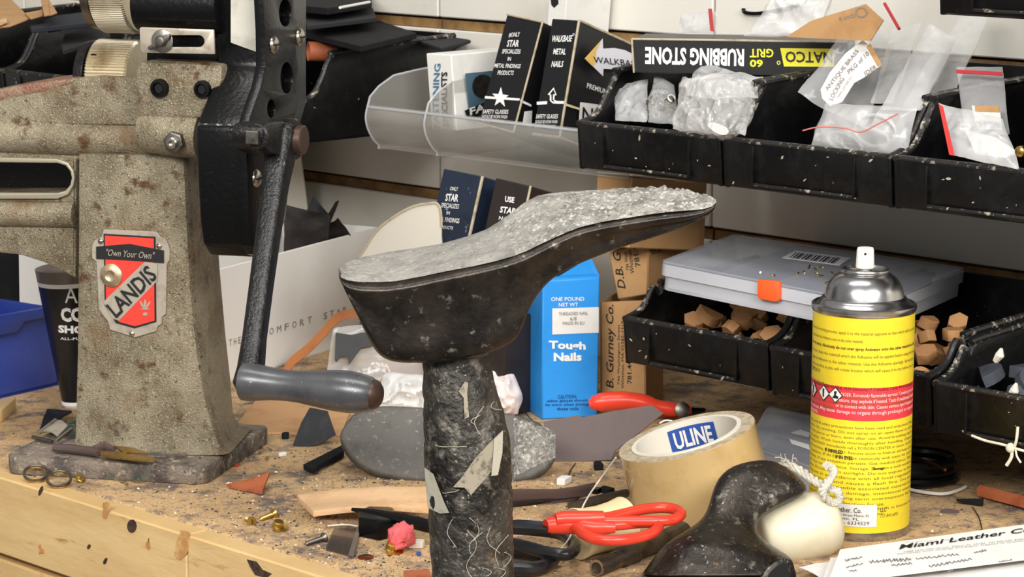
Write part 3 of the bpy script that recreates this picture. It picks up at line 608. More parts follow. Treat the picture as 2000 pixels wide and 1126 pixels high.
# ------------------------------------------------------------ rubber pieces in the lower bins
m_tan = M('tan_rubber', (186, 136, 88), .7, L=[((158, 110, 68), 60, .5, .7)])
m_grub = M('black_rubber', (62, 66, 74), .65, L=[((40, 42, 48), 80, .5, .7)])
rnd = random.Random(11)
def piece_geo(kind, s):
    if kind == 0: px = [(s*cos(t), s*sin(t)*.8) for t in [k*pi/3 for k in range(6)]]
    else: px = [(-s, -s*.5), (s, -s*.5)]+[(s*cos(t), -s*.5+s*1.3*sin(t)) for t in [pi*(k+1)/8 for k in range(7)]]
    return [V((x, y, 0)) for x, y in px]
def pieces(e0, e1, z, n, mat, name, label, group, kind, seed, n0=1.392, n1=1.50, s0=.009):
    rn = random.Random(seed)
    for k in range(n):
        rot = Matrix.Rotation(rn.uniform(0, 6.3), 3, 'Z') @ Matrix.Rotation(rn.uniform(-1.0, 1.0), 3, 'X') @ Matrix.Rotation(rn.uniform(-.6, .6), 3, 'Y')
        lay = k % 3; c = W(rn.uniform(e0+.016, e1-.016), n0+(n1-n0)*((k*.618) % 1)+.006, z+.012+.009*lay+.012*((k*.618) % 1))
        s = s0*rn.uniform(.85, 1.2); th = .008
        g = G().prism([c+rot @ p for p in piece_geo(kind if rn.random() < .8 else 1-kind, s)], rot @ V((0, 0, th)))
        obj(name, g, mat, None, label, 'rubber piece', group, bev=.0003, seg=1)
pieces(LB[0], LB[1], ZLo, 30, m_tan, 'heel_piece', 'tan rubber heel piece lying in the lower bin under the organizer', 'tan pieces in the first lower bin', 0, 5)
pieces(LB[1], LB[2], ZLo, 24, m_tan, 'heel_piece', 'tan rubber heel piece in the lower bin behind the spray can', 'tan pieces in the second lower bin', 0, 6)
pieces(LB[2], LB[3], ZLo-.006, 34, m_grub, 'heel_piece', 'black rubber heel piece in the paint-splattered lower bin', 'black pieces in the third lower bin', 1, 8, s0=.012)
A = WP(1.40)
for k, (p, q, lb) in enumerate((((1944, 705), (1956, 680), 'white glue shaving standing up among black heel pieces'), ((1972, 775), (1985, 748), 'curled white glue shaving on the lip of the black-pieces bin'))):
    obj('glue_shaving', G().tube([A(*p), A((p[0]+q[0])/2+3, (p[1]+q[1])/2), A(*q)], [.002, .0032, .001], 8), m_glue, None, lb, 'glue shaving')

# ------------------------------------------------------------ clear organizers
def clear(name, tint, a, r=.25):
    mt = bpy.data.materials.new(name); mt.use_nodes = True; nt = mt.node_tree; b = nt.nodes['Principled BSDF']
    b.inputs['Base Color'].default_value = lin(tint); b.inputs['Roughness'].default_value = r; b.inputs['Alpha'].default_value = a; b.inputs['Coat Weight'].default_value = .6; b.inputs['Coat Roughness'].default_value = .08
    return mt
m_clear = clear('clear_lid_plastic', (188, 192, 204), .40, .25)
m_clr2 = clear('frosted_box_wall', (206, 208, 214), .62, .3)
m_bag = clear('thin_bag_film', (216, 216, 216), .30, .16)
m_bag2 = clear('milky_bag_film', (222, 222, 222), .40, .25)
m_bag3 = clear('cloudy_bag_film', (222, 221, 218), .34, .12)
m_trough = clear('smoky_acrylic', (176, 172, 164), .34, .2)
m_org = M('orange_latch', (238, 92, 40), .4)
# corners of the lid top, on a plane tilted forward a little
fl, fr_, bl_, br_ = (1290, 508), (1592, 577), (1432, 456), (1884, 520)
Pa = WP(1.352)(1290, 508); Pb = WP(1.352)(1700, 590); Pc = WP(1.53)(1432, 456)
tp = Pl(Pa, (Pb-Pa).cross(Pc-Pa) if (Pb-Pa).cross(Pc-Pa).z > 0 else -(Pb-Pa).cross(Pc-Pa))
otl, otr, obl, obr = tp(1290, 508), tp(1718, 592), tp(1432, 456), tp(1887, 522)
org = root('parts_organizer', 'flat clear plastic parts organizer with orange latch, lying across the lower bins', 'organizer', (otl+obr)/2-EZ*.02)
dn = -tp.n
def rrect(q, r=.006):
    out = []
    for i in range(4):
        p, c, n = q[i-1], q[i], q[(i+1) % 4]; a, b = (p-c).normalized()*r, (n-c).normalized()*r
        out += [c+a, c+(a+b)*.32, c+b]
    return out
q = [otl, otr, obr, obl]
obj('lid', G().prism(rrect(q), dn*.0022), m_clear, org, bev=.0006)
qi = [c.lerp(sum(q, V((0, 0, 0)))/4, .025) for c in q]
def wall_ring(qo, qi_, d0, d1): return G().prism([p+dn*d0 for p in rrect(qo)], dn*(d1-d0), [[p+dn*d0 for p in rrect(qi_)]])
obj('lid_skirt', wall_ring(q, [c.lerp(sum(q, V((0, 0, 0)))/4, .012) for c in q], .0022, .0105), m_clr2, org)
obj('tray', wall_ring(qi, [c.lerp(sum(q, V((0, 0, 0)))/4, .02) for c in qi], .0105, .021), m_clr2, org)
obj('tray_bottom', G().prism([p+dn*.019 for p in rrect(qi)], dn*.0016), m_clear, org)
c_ = sum(q, V((0, 0, 0)))/4
def lerp4(a, b): return (otl*(1-a)+otr*a)*(1-b)+(obl*(1-a)+obr*a)*b
for a in (.25, .5, .75): obj('divider', G().prism([lerp4(a, .03)+dn*.004, lerp4(a, .97)+dn*.004, lerp4(a, .97)+dn*.018, lerp4(a, .03)+dn*.018], (otr-otl).normalized()*.0012), m_clr2, org)
A = Pl(otl, (otr-otl).cross(dn)); A = A if A.n.dot(CAM-otl) > 0 else Pl(otl, -A.n)
obj('latch', slab(A.off(.0035), [(1479, 545), (1521, 549), (1521, 584), (1516, 590), (1482, 584), (1478, 578)], .0038), m_org, org, bev=.001)
lab = obj('barcode_label', G().prism([tp(*p)+tp.n*.0003 for p in ((1527, 504), (1553, 490), (1662, 504), (1640, 519))], tp.n*.0002), M('pale_label', (206, 206, 212), .6), org)
for k in range(16):
    a = .06+k*.055; w_ = .012+.012*((k*7) % 3); P0 = lambda s, t: tp(1535+s*103-t*-0+t*14, 504+s*13.5-t*11)+tp.n*.0007
    obj('barcode_bar', G().prism([P0(a, .05), P0(a+w_, .05), P0(a+w_, .95), P0(a, .95)], tp.n*.0001), m_ink, lab)
rnd = random.Random(2)
m_gold = M('brass_crumb', (230, 200, 110), .3, 1)
for k in range(16):
    a, b = rnd.uniform(.42, .72), rnd.uniform(.10, .45); P = lerp4(a, b)+tp.n*.0012; d = V((rnd.uniform(-1, 1), rnd.uniform(-1, 1), .1)).normalized()*.0022
    obj('brass_brad', G().tube([P-d, P+d], .0007, 6), m_gold, None, 'tiny brass brad scattered on the organizer lid', 'brad', 'brass brads on the organizer lid')
# second organizer lying on the bench
q2 = [PZ(p, .026) for p in ((1455, 868), (1660, 935), (1720, 840), (1500, 792))]
o2 = root('parts_organizer', 'clear parts organizer with paper labels lying on bench behind tape roll', 'organizer', PZ((1560, 870)))
obj('lid', G().prism(rrect(q2), -EZ*.003), m_clear, o2, bev=.0006)
obj('tray', G().prism(rrect(q2), -EZ*.022, [rrect([c.lerp(sum(q2, V((0, 0, 0)))/4, .02) for c in q2])]), m_clr2, o2)
obj('tray_bottom', G().prism([p-EZ*.024 for p in rrect(q2)], -EZ*.0015), m_clear, o2)
for px in (((1542, 857), (1580, 868), (1582, 878), (1546, 866)), ((1545, 844), (1563, 839), (1582, 845), (1580, 853))): obj('label', G().prism([PZ(p, .0264) for p in px], EZ*.0002), m_paper, o2)

# ------------------------------------------------------------ boxes in the clear trough
def tilt(tau): return (EZ*cos(tau)+WNn*sin(tau), WNn*cos(tau)-EZ*sin(tau))     # up, depth
m_bbox = M('black_carton', (15, 15, 18), .38, L=[((9, 9, 11), 30, .5, .7), ((150, 146, 138), 160, .745, .77)])
m_nbox = M('navy_carton', (30, 40, 58), .38, L=[((22, 28, 40), 30, .5, .7), ((150, 168, 184), 90, .66, .74)])
m_brnbox = M('dark_brown_carton', (38, 30, 28), .45, L=[((24, 20, 20), 40, .5, .7), ((140, 110, 78), 150, .73, .76)])
m_edgew = M('worn_carton_edge', (176, 164, 140), .8, L=[((120, 104, 80), 120, .5, .7)])
m_wbox = M('white_carton', (222, 220, 214), .5, L=[((196, 192, 184), 20, .5, .75)])
m_kraft = M('kraft_card', (186, 144, 96), .8, L=[((160, 118, 74), 30, .5, .75)])
def carton(name, label, front, nd, depth, tau, mat, cat='box', yaw=None):
    up, dep = tilt(tau); P = WP(nd)(*front[0]); pl = Pl(P, -dep)
    fpts = [pl(*p) for p in front]; fpts[2] = fpts[1]+(fpts[3]-fpts[0])       # true parallelogram
    r_ = root(name, label, cat, sum(fpts, V((0, 0, 0)))/4-up*((fpts[3]-fpts[0]).length/2))
    obj('carton', G().prism(fpts, dep*depth), mat, r_, bev=.0008, seg=1)
    sidep = Pl(fpts[1], WE)
    return r_, pl, sidep, fpts, up, dep
def edges(r_, segs, rad=.0009):
    for a, b in segs: obj('worn_edge', G().tube([a, a.lerp(b, .5), b], rad, 6), m_edgew, r_)
def star_px(c, R, rot=0, sk=.4, asp=1): return [(c[0]+R*asp*(1 if k % 2 == 0 else sk)*sin(pi*k/5+rot), c[1]-R*(1 if k % 2 == 0 else sk)*cos(pi*k/5+rot)) for k in range(10)]
ZT = lambda pts: zz(700, 0, 2.964, pts)
# fastening specialists box
r_, pl, sd, fp, up, dep = carton('nail_box', 'white carton with blue curved lettering standing in the clear trough', [(843, 252), (892, 256), (882, 107), (832, 104)], 1.462, .10, 0, m_wbox)
g = G()
def arcfit(g, s, pl, c0, c1, h0, bow, bold): # text along a shallow arc between two pixels
    O, X, Yv = pl(*c0), pl(*c1), pl(*h0)
    txt(g, s, None, None, None, None, bold, fn=lambda x, y: O+(X-O)*x+(Yv-O)*y-(Yv-O)*bow*4*x*(1-x)*-1+pl.n*.0006)
arcfit(g, 'FASTENING', pl, (860, 250), (862, 124), (848, 250), .25, .02); obj('lettering', g, M('steel_blue_ink', (64, 112, 146), .6), r_, smooth=0)
g = G(); arcfit(g, 'SPECIALISTS', pl, (879, 248), (875, 140), (867, 248), .2, .03); obj('lettering', g, m_ink, r_, smooth=0)
ps = obj('side_print', patch(G(), sd.off(.0003), ZT([(618, 425), (790, 408), (790, 660), (640, 645)])), M('slate_print', (70, 100, 118), .6), r_)
g = G(); patch(g, sd.off(.0006), ZT(circ((720, 500), 62, 70))); obj('emblem', g, m_steeldk, r_); obj('emblem_letter', txt(G(), 'FA', sd.off(.001), *ZT([(645, 668), (735, 640), (640, 625)]), bold=.03), m_white, r_, smooth=0)
g = G(); patch(g, sd.off(.0007), ZT([(615, 640), (735, 590), (755, 640), (660, 690), (630, 680)])); obj('emblem_banner', g, m_ink, r_)
# star nail box
r_, pl, sd, fp, up, dep = carton('nail_box', 'black nail carton with white star, leaning in the trough left of its twin', [(934, 240), (1003, 258), (1060, 34), (990, 28)], 1.452, .085, radians(20), m_bbox)
edges(r_, [(fp[1], fp[2]), (fp[0], fp[1]), (fp[3], fp[2])])
g = G()
for s, bl, br, tl, bo in (('#ONLY', (872, 218), (935, 214), (876, 190), .01), ('STAR', (860, 272), (928, 272), (868, 232), .02), ('SPECIALIZES', (832, 310), (938, 312), (838, 285), .01), ('IN', (865, 352), (884, 352), (868, 330), .01), ('METAL FINDINGS', (788, 392), (938, 396), (794, 368), .01), ('PRODUCTS', (806, 434), (898, 436), (812, 408), .01), ('', 0, 0, 0, 0), ('SAFETY GLASSES', (720, 658), (868, 660), (724, 634), .01), ('SHOULD BE WORN WHEN', (714, 684), (862, 688), (718, 664), 0), ('DRIVING THESE NAILS', (714, 708), (842, 712), (718, 690), 0)):
    if not s: obj('lettering', g, m_white, r_, smooth=0); g = G(); continue
    txt(g, s, pl, *ZT([bl, br, tl]), bold=bo)
obj('lettering', g, m_white, r_, smooth=0)
g = G(); patch(g, pl, ZT([(735, 556), (935, 570), (932, 582), (732, 570)])); obj('stripe', g, m_white, r_); obj('star', patch(G(), pl.off(.0002), ZT(star_px((822, 565), 60, .08, .4, .82))), m_white, r_)
obj('side_star', patch(G(), sd.off(.0002), ZT([(1052, 300), (1085, 320), (1085, 370), (1040, 395), (1062, 350)])), m_steeldk, r_)
obj('price_tag', patch(G(), sd.off(.0004), ZT([(962, 645), (1005, 640), (1000, 738), (950, 725)])), m_paper, r_)
g = G(); patch(g, sd.off(.0002), ZT([(940, 576), (1000, 605), (1000, 618), (938, 590)])); obj('stripe', g, m_white, r_)
# walkbase box
r_, pl, sd, fp, up, dep = carton('nail_box', 'black nail carton with tan arrow on its side, leaning beside the star carton', [(1040, 262), (1093, 268), (1137, 36), (1078, 36)], 1.448, .105, radians(20), m_bbox)
edges(r_, [(fp[1], fp[2]), (fp[0], fp[1]), (fp[1], fp[1]+dep*.105), (fp[2], fp[2]+dep*.105)], .0011)
ZW = lambda pts: zz(1040, 0, 4.023, pts)
g = G()
for s, bl, br, tl, bo in (('WALKBASE', (150, 330), (308, 328), (162, 280), .02), ('METAL', (165, 428), (262, 430), (172, 382), .02), ('NAILS', (150, 528), (240, 528), (160, 480), .02), ('SAFETY GLASSES', (28, 932), (200, 932), (35, 898), .01), ('SHOULD BE WORN WHEN', (22, 970), (196, 970), (28, 945), 0), ('DRIVING THESE NAILS', (22, 1005), (180, 1006), (28, 980), 0)):
    txt(g, s, pl, *ZW([bl, br, tl]), bold=bo)
txt(g, 'o', pl, *ZW([(318, 282), (332, 282), (320, 262)])); obj('lettering', g, m_white, r_, smooth=0); obj('lettering', txt(G(), 'PREMIUM', sd, *ZW([(422, 690), (578, 742), (428, 650)]), bold=.01), m_white, r_, smooth=0)
g = G(); patch(g, pl, ZW([(36, 800), (115, 795), (115, 818), (36, 824)])); patch(g, pl, ZW([(190, 793), (262, 795), (262, 815), (190, 815)])); obj('stripe', g, m_white, r_)
g = G(); patch(g, pl, ZW([(122, 742), (168, 688), (190, 748), (174, 750), (172, 785), (195, 792), (195, 815), (160, 812), (138, 790), (138, 748)])); ar = obj('arrow', g, m_white, r_)
obj('arrow_core', patch(G(), pl.off(.0003), ZW([(138, 740), (166, 704), (180, 738), (162, 740), (160, 780), (175, 800), (152, 792), (150, 742)])), m_bbox, ar)
gA = G(); patch(gA, sd, ZW([(410, 460), (550, 305), (553, 382), (640, 376), (720, 392), (790, 425), (790, 560), (740, 555), (650, 545), (556, 540), (553, 598)])); ar = obj('side_arrow', gA, M('lilac_white_print', (206, 204, 212), .6), r_)
obj('arrow_tip', patch(G(), sd.off(.0003), ZW([(410, 460), (540, 316), (500, 400), (490, 500), (470, 520)])), M('tan_stain', (206, 168, 88), .7), ar)
obj('lettering', txt(G(), 'WALKBASE', sd.off(.0005), *ZW([(480, 492), (840, 528), (474, 442)]), bold=.005), m_ink, ar, smooth=0)
g = G(); patch(g, sd, ZW([(264, 812), (375, 850), (375, 866), (264, 832)])); obj('stripe', g, M('cream_stripe', (222, 206, 164), .6), r_)
nb = obj('side_block', patch(G(), sd, ZW([(376, 802), (560, 826), (560, 1006), (363, 990)])), m_white, r_)
obj('lettering', txt(G(), 'NAILS', sd.off(.0004), *ZW([(386, 950), (700, 990), (392, 838)]), bold=.01), m_ink, nb, smooth=0)
# the trough itself
def tprof(n0=1.432): return [(n0, .2215), (n0-.002, .212), (n0+.002, .200), (n0+.012, .189), (n0+.028, .1845), (DW-.002, .1845)]
tr = root('clear_trough', 'long smoky clear acrylic trough fixed to the wall, holding nail cartons', 'trough', W(-1.47, 1.5, .1845))
pf = smooth_path([V((a, b, 0)) for a, b in tprof()], 4)
e0, e1 = -1.604, -1.318
ins = [V((p.x+.0015, p.y+.0018, 0)) for p in pf]
g = G().rings([[W(e, p.x, p.y) for p in pf]+[W(e, p.x, p.y) for p in reversed(ins)] for e in (e0, e1)]); obj('trough_shell', g, m_trough, tr, smooth=40)
cap = [(p.x, p.y) for p in pf]+[(DW-.002, .256), (1.53, .252), (1.49, .249), (1.462, .246), (1.445, .238), (1.435, .230)]
obj('end_plate', G().prism([W(e0, a, b) for a, b in cap], WE*.002), m_trough, tr)
for e in (e0, e0+.072): obj('plate_rim', G().tube([W(e, a, b) for a, b in cap[-5:]+cap[:20]], .0010, 6), m_clr2, tr)
obj('front_rim', G().tube([W(e0, 1.432, .2215), W(e1, 1.432, .2215)], .0010, 6), m_clr2, tr)
obj('divider_plate', G().prism([W(e0+.072, a, b) for a, b in cap], WE*.002), m_trough, tr)

# boxes below the trough
r_, pl, sd, fp, up, dep = carton('nail_box', 'navy nail carton with scuffed star print, leaning behind the iron last', [(824, 520), (900, 538), (927, 337), (866, 329)], 1.36, .075, radians(17), m_nbox)
edges(r_, [(fp[1], fp[2])], .0013)
ZS2 = lambda pts: zz(820, 320, 7.04, pts)
g = G()
for s, bl, br, tl, bo in (('ONLY', (418, 366), (528, 372), (425, 312), .01), ('STAR', (352, 512), (528, 522), (368, 408), .03), ('SPECIALIZES', (296, 598), (540, 618), (306, 535), .01), ('IN', (370, 695), (415, 698), (376, 650), .01), ('METAL FINDINGS', (200, 780), (545, 818), (210, 716), .01), ('PRODUCTS', (242, 880), (455, 905), (254, 838), .01)): txt(g, s, pl, *ZS2([bl, br, tl]), bold=bo)
obj('lettering', g, m_white, r_, smooth=0)
obj('side_star', patch(G(), sd, ZS2([(782, 520), (870, 560), (960, 450), (925, 620), (935, 700), (840, 740), (755, 812), (838, 650)])), M('grey_star', (190, 190, 186), .6), r_)
r_, pl, sd, fp, up, dep = carton('nail_box', 'dark brown-black nail carton lettered in white, half hidden by the iron last', [(935, 500), (1003, 518), (1031, 356), (968, 347)], 1.355, .07, radians(17), m_brnbox)
edges(r_, [(fp[1], fp[2])], .0010)
g = G()
for s, bl, br, tl, bo in (('USE', (1172, 520), (1300, 540), (1182, 440), .03), ('STAR', (1100, 668), (1320, 700), (1120, 580), .03), ('NAILS', (1090, 770), (1290, 800), (1100, 715), .01)): txt(g, s, pl, *ZS2([bl, br, tl]), bold=bo)
obj('lettering', g, m_white, r_, smooth=0)
pa = WP(1.372)(845, 560); pb = WP(1.372)(985, 590); eA, eB = pa.dot(WE), pb.dot(WE)
obj('dark_carton', G().box(W(eA, 1.372, 0), WE*(eB-eA), WNn*.085, EZ*.078), m_brnbox, None, 'plain dark carton hidden behind the last, carrying the navy nail carton', 'box', bev=.001)
# small white box at the top
r_, pl, sd, fp, up, dep = carton('white_carton', 'small white carton with blue mark above the black nail cartons', [(1054, 236), (1088, 240), (1104, -40), (1075, -40)], 1.540, .055, 0, m_wbox)
g = G(); patch(g, sd, ZW([(345, -40), (410, -40), (405, 50), (380, 68), (348, 50)])); obj('side_mark', g, m_blue, r_)
obj('front_mark', patch(G(), pl, ZW([(140, -40), (200, -40), (205, 30), (172, 62), (150, 40)])), m_ink, r_)
for px in ([(440, -30), (455, -30), (450, 30), (435, 30)], [(500, 20), (515, 20), (512, 80), (498, 80)]): obj('print_line', patch(G(), sd, ZW(px)), m_steeldk, r_)

# rubbing stone box on the upper bins
pl = Pl(WP(1.405)(1237, 142), -WNn); ps_ = [(1236, 142), (1700, 155), (1700, 74), (1234, 72)]
# the carton is turned a little from the wall
d_ = (PY((1640, 152), WP(1.405)(1237, 142).y-.035)-WP(1.405)(1237, 142)); d_.z = 0; d_.normalize(); pl = Pl(WP(1.405)(1237, 142), (d_.y, -d_.x, 0))
bk = V((-d_.y, d_.x, 0))
F4 = [pl(1238, 142), pl(1655, 153), pl(1655, 82), pl(1234, 76)]
rs_ = root('rubbing_stone_box', 'long black and yellow carton lying upside down across the upper bins', 'box', (F4[0]+F4[1])/2+bk*.03)
obj('carton', G().prism(F4, bk*.055), m_bbox, rs_, bev=.0008, seg=1)
edges(rs_, [(F4[0], F4[3]), (F4[3], F4[2])], .0008)
ZR = lambda pts: zz(1140, 0, 2.964, pts)
obj('lettering', txt(G(), 'RUBBING STONE', pl, *ZR([(930, 282), (357, 270), (928, 384)]), bold=.035), m_white, rs_, smooth=0)
m_yl = M('yellow_print', (236, 224, 50), .5)
g = G(); txt(g, '60', pl, *ZR([(1038, 345), (962, 345), (1038, 388)]), bold=.03); txt(g, 'GRIT', pl, *ZR([(1100, 282), (962, 282), (1100, 332)]), bold=.02); txt(g, 'o', pl, *ZR([(1140, 350), (1118, 350), (1140, 375)]), bold=.01); obj('lettering', g, m_yl, rs_, smooth=0)
yb = obj('brand_block', patch(G(), pl, ZR([(1138, 278), (1450, 282), (1450, 386), (1160, 384)])), m_yl, rs_)
obj('lettering', txt(G(), 'NATCO', pl.off(.0004), *ZR([(1440, 300), (1168, 296), (1440, 364)]), bold=.02), m_ink, yb, smooth=0)
# ------------------------------------------------------------ middle ground: shoebox, cartons, scraps
m_shoe = M('white_shoebox_card', (242, 239, 233), .6, L=[((230, 226, 218), 8, .5, .75)])
m_grey = M('grey_print', (132, 126, 122), .7)
m_dleath = M('dark_brown_leather', (38, 30, 27), .55, spec=.25, L=[((18, 15, 14), 30, .45, .65)], bump=.5, bs=200)
m_bleath = M('black_leather', (22, 23, 27), .6, spec=.3, L=[((46, 46, 50), 60, .5, .7)], bump=.4, bs=300)
m_orleath = M('orange_tan_leather', (186, 116, 66), .6, L=[((164, 96, 52), 40, .5, .7)])
m_redleath = M('rust_leather', (170, 94, 58), .6, L=[((140, 66, 42), 60, .5, .7)])
m_tanl = M('natural_leather', (216, 178, 136), .75, L=[((196, 154, 110), 30, .5, .7)], bump=.6, bs=500)
m_plum = M('plum_brown_leather', (86, 70, 68), .55, L=[((70, 56, 54), 20, .5, .7)], bump=.2, bs=400)
B0, B1 = PZ((380, 768)), PZ((690, 668)); dS = (B1-B0).normalized(); bkS = V((-dS.y, dS.x, 0)); SB = Pl(B0, (dS.y, -dS.x, 0))
q = [SB(380, 768), SB(695, 668), SB(742, 443), SB(380, 538)]
sb = root('shoebox', 'big white shoebox with faint grey lettering, tilted behind the crank handle', 'box', (B0+B1)/2)
obj('front_wall', G().prism(q, bkS*.002), m_shoe, sb, bev=.0004, seg=1)
D = .10
obj('end_wall', G().prism([q[1], q[2], q[2]+bkS*D, q[1]+bkS*D], -dS*.002), m_shoe, sb); obj('end_wall', G().prism([q[0], q[3], q[3]+bkS*D, q[0]+bkS*D], dS*.002), m_shoe, sb)
obj('back_wall', G().prism([p+bkS*D for p in q], bkS*.002), m_shoe, sb); obj('bottom', G().prism([q[0], q[1], q[1]+bkS*D, q[0]+bkS*D], EZ*.002), m_shoe, sb)
g = G()
for s, a, b in (('THE', 0, .115), ('COMFORT', .27, .715), ('STAR', .785, 1.0)):
    Lp = lambda t: (447+235*t, 676-67*t)
    for k, ch in enumerate(s):
        t0 = a+(b-a)*(k/len(s)); t1 = t0+(b-a)/len(s)*.55; u0, u1 = Lp(t0), Lp(t1); txt(g, ch, SB, u0, u1, (u0[0], u0[1]-13))
obj('lettering', g, m_grey, sb, smooth=0)
# dark leather scraps sticking out of the shoebox
def quad(px, y0, y1): return [PY(px[0], y0), PY(px[1], y0), PY(px[2], y1), PY(px[3], y1)]
yS = SB(620, 470).y
for k, (px, lb) in enumerate((([(555, 495), (640, 470), (645, 420), (555, 400)], 'crumpled dark leather scrap poking out of the white shoebox, nearest the crank'), ([(575, 470), (640, 455), (648, 425), (612, 383)], 'black five-cornered leather scrap standing in the shoebox'), ([(620, 470), (685, 460), (660, 425), (630, 440)], 'folded shiny brown leather scrap at right in the shoebox'), ([(622, 450), (640, 445), (662, 392), (655, 395)], 'thin curled brown leather strip sticking up from the shoebox'))):
    obj('leather_scrap', sheet(quad(px, yS+.03+.008*k, yS+.045+.008*k), 10, 8, .0016, .004 if k != 3 else .001, 45, k+1), m_dleath if k != 1 else m_bleath, None, lb, 'leather scrap')
obj('white_plastic_sheet', sheet([W(-1.95, 1.575, .0), W(-1.842, 1.575, .0), W(-1.846, 1.56, .19), W(-1.95, 1.585, .19)], 10, 8, .001, .002, 20, 4, .004), M('cream_plastic', (216, 214, 202), .35), None, 'curved cream plastic sheet leaning on the wall behind the crank', 'plastic sheet')
# rounded translucent tray beside it
tp3 = Pl(PY((780, 480), 1.98), (-.35, -.93, .1)); px = roundpoly([(700, 520), (716, 480), (738, 448), (768, 424), (802, 405), (832, 398), (858, 402), (862, 460), (858, 540), (770, 560)], 4)
ty = root('round_tray', 'white rounded plastic tray with brown spots standing behind the last heel', 'tray', tp3(780, 600))
obj('tray_face', slab(tp3, px, .0015), clear('white_tray_plastic', (226, 220, 206), .72, .35), ty)
obj('tray_rim', G().tube([tp3(*p) for p in px[:28]], .0011, 6), m_edgew, ty)
# bag with black leather piece, orange strap, tissue
zb_ = Pl(PZ((730, 775)), (-.1, -.85, .5))
bg = root('zip_bag', 'milky zip bag holding an odd black leather cutout, under the last heel', 'bag', PZ((730, 770)))
obj('bag_film', pillow([zb_(632, 770), zb_(840, 790), zb_(815, 625), zb_(650, 640)], 26, 20, .008, .0022, 55, 4), m_bag3, bg, smooth=180)
ZB = lambda pts: zz(560, 590, 3.882, pts)
obj('leather_cutout', slab(zb_.off(.008), ZB([(370, 228), (490, 247), (575, 228), (660, 225), (650, 330), (560, 345), (470, 470), (462, 425), (440, 406), (405, 412), (375, 450), (364, 440)]), .0015), M('charcoal_cutout', (58, 58, 60), .6, L=[((40, 40, 42), 40, .5, .7)]), bg)
cl = [(556, 728), (572, 705), (600, 682), (630, 652), (655, 624), (680, 613), (705, 614)]
A = Pl(PZ((600, 720)), (-.2, -.95, .2)).off(.022)
pth = smooth_path([A(*p) for p in cl], 5); g = G(); wd_ = V((-.3, .5, .75)).normalized()*.0042
g.rings([[p-wd_, p+wd_, p+wd_+A.n*.0016, p-wd_+A.n*.0016] for p in pth]); obj('leather_strap', g, m_orleath, None, 'orange tan leather strap curving up in front of the white shoebox', 'strap')
obj('tan_leather_piece', G().prism([PZ(p, .012) for p in ((732, 770), (756, 722), (835, 724), (850, 780))], EZ*.002), m_orleath, None, 'flat orange tan leather piece behind the crumpled white tissue', 'leather scrap')
def blob(name, px, y, th, mat, label, cat, seed, amp=.006, n=22):
    obj(name, pillow([PY(px[0], y), PY(px[1], y), PY(px[2], y+.01), PY(px[3], y+.01)], n, n, th, amp, 70, seed), mat, None, label, cat, smooth=40)
m_tis = M('white_tissue', (214, 213, 210), .9); m_tisr = M('pinkish_tissue', (220, 208, 204), .9, L=[((214, 120, 112), 40, .6, .72)])
blob('tissue', [(715, 806), (850, 822), (846, 735), (745, 728)], PZ((780, 806)).y-.01, .04, m_tis, 'crumpled white tissue between handle tip and stand post', 'tissue', 3)
blob('tissue', [(945, 815), (1016, 810), (1012, 725), (945, 722)], PZ((985, 808)).y-.012, .03, m_tisr, 'crumpled white tissue with red stains right of the post', 'tissue', 6)
fb = Pl(PZ((985, 800)), (-.26, -.96, .0)).off(-.02)
f4 = [fb(958, 800), fb(1000, 797), fb(988, 650), fb(944, 655)]
wb = root('nail_box', 'white carton with upright black lettering, behind stained tissue and post', 'box', (f4[0]+f4[1])/2)
obj('carton', G().prism(f4, -fb.n*.05), m_wbox, wb, bev=.0012)
obj('lettering', txt(G(), 'SPECIALISTS', fb, (992, 752), (976, 660), (979, 754), .03), m_ink, wb, smooth=0); obj('lettering', txt(G(), 'FASTENING', fb, (964, 725), (954, 640), (955, 727), .02), M('light_blue_ink', (80, 130, 170), .6), wb, smooth=0)

# tough nails box
m_tn = M('bright_blue_carton', (40, 142, 222), .42, L=[((32, 122, 198), 14, .5, .75), ((150, 190, 220), 130, .72, .75)])
T0, T1 = PZ((1058, 819)), PZ((1167, 813)); dT = (T1-T0).normalized(); TP = Pl(T0, (dT.y, -dT.x, 0)); bT = -TP.n
tn = root('nail_box', 'bright blue one pound nail carton with white label, standing under the last toe', 'box', (T0+T1)/2)
f4 = [T0, T1, TP(1172, 542), TP(1060, 548)]
obj('carton', G().prism(f4, bT*.05-dT*.004), m_tn, tn, bev=.001, seg=1)
tl_ = obj('top_flap', G().prism([f4[3]+bT*.002, f4[2]+bT*.002, f4[2]+bT*.03+EZ*.016-dT*.002, f4[3]+bT*.05+EZ*.014+dT*.01], EZ*.0012), m_tn, tn)
g = G()
for s, bl, br, tl, bo in (('ONE POUND', (158, 472), (340, 470), (158, 450), .01), ('NET WT', (200, 502), (306, 500), (200, 482), .01), ('Tough', (145, 745), (348, 752), (145, 688), .04), ('Nails', (172, 802), (326, 800), (172, 755), .04)): txt(g, s, TP, *zz(1020, 420, 2.815, [bl, br, tl]), bold=bo)
obj('lettering', g, m_white, tn, smooth=0)
lb_ = obj('label', patch(G(), TP.off(.0002), zz(1020, 420, 2.815, [(165, 512), (420, 505), (420, 645), (165, 655)])), m_paper, tn)
g = G()
for s, bl, br, tl in (('THREADED NAIL', (200, 550), (360, 546), (200, 532)), ('6/8', (262, 578), (298, 577), (262, 558)), ('MADE IN EU', (222, 602), (340, 600), (222, 584))): txt(g, s, TP.off(.0008), *zz(1020, 420, 2.815, [bl, br, tl]))
obj('lettering', g, m_grey, lb_, smooth=0)
g = G()
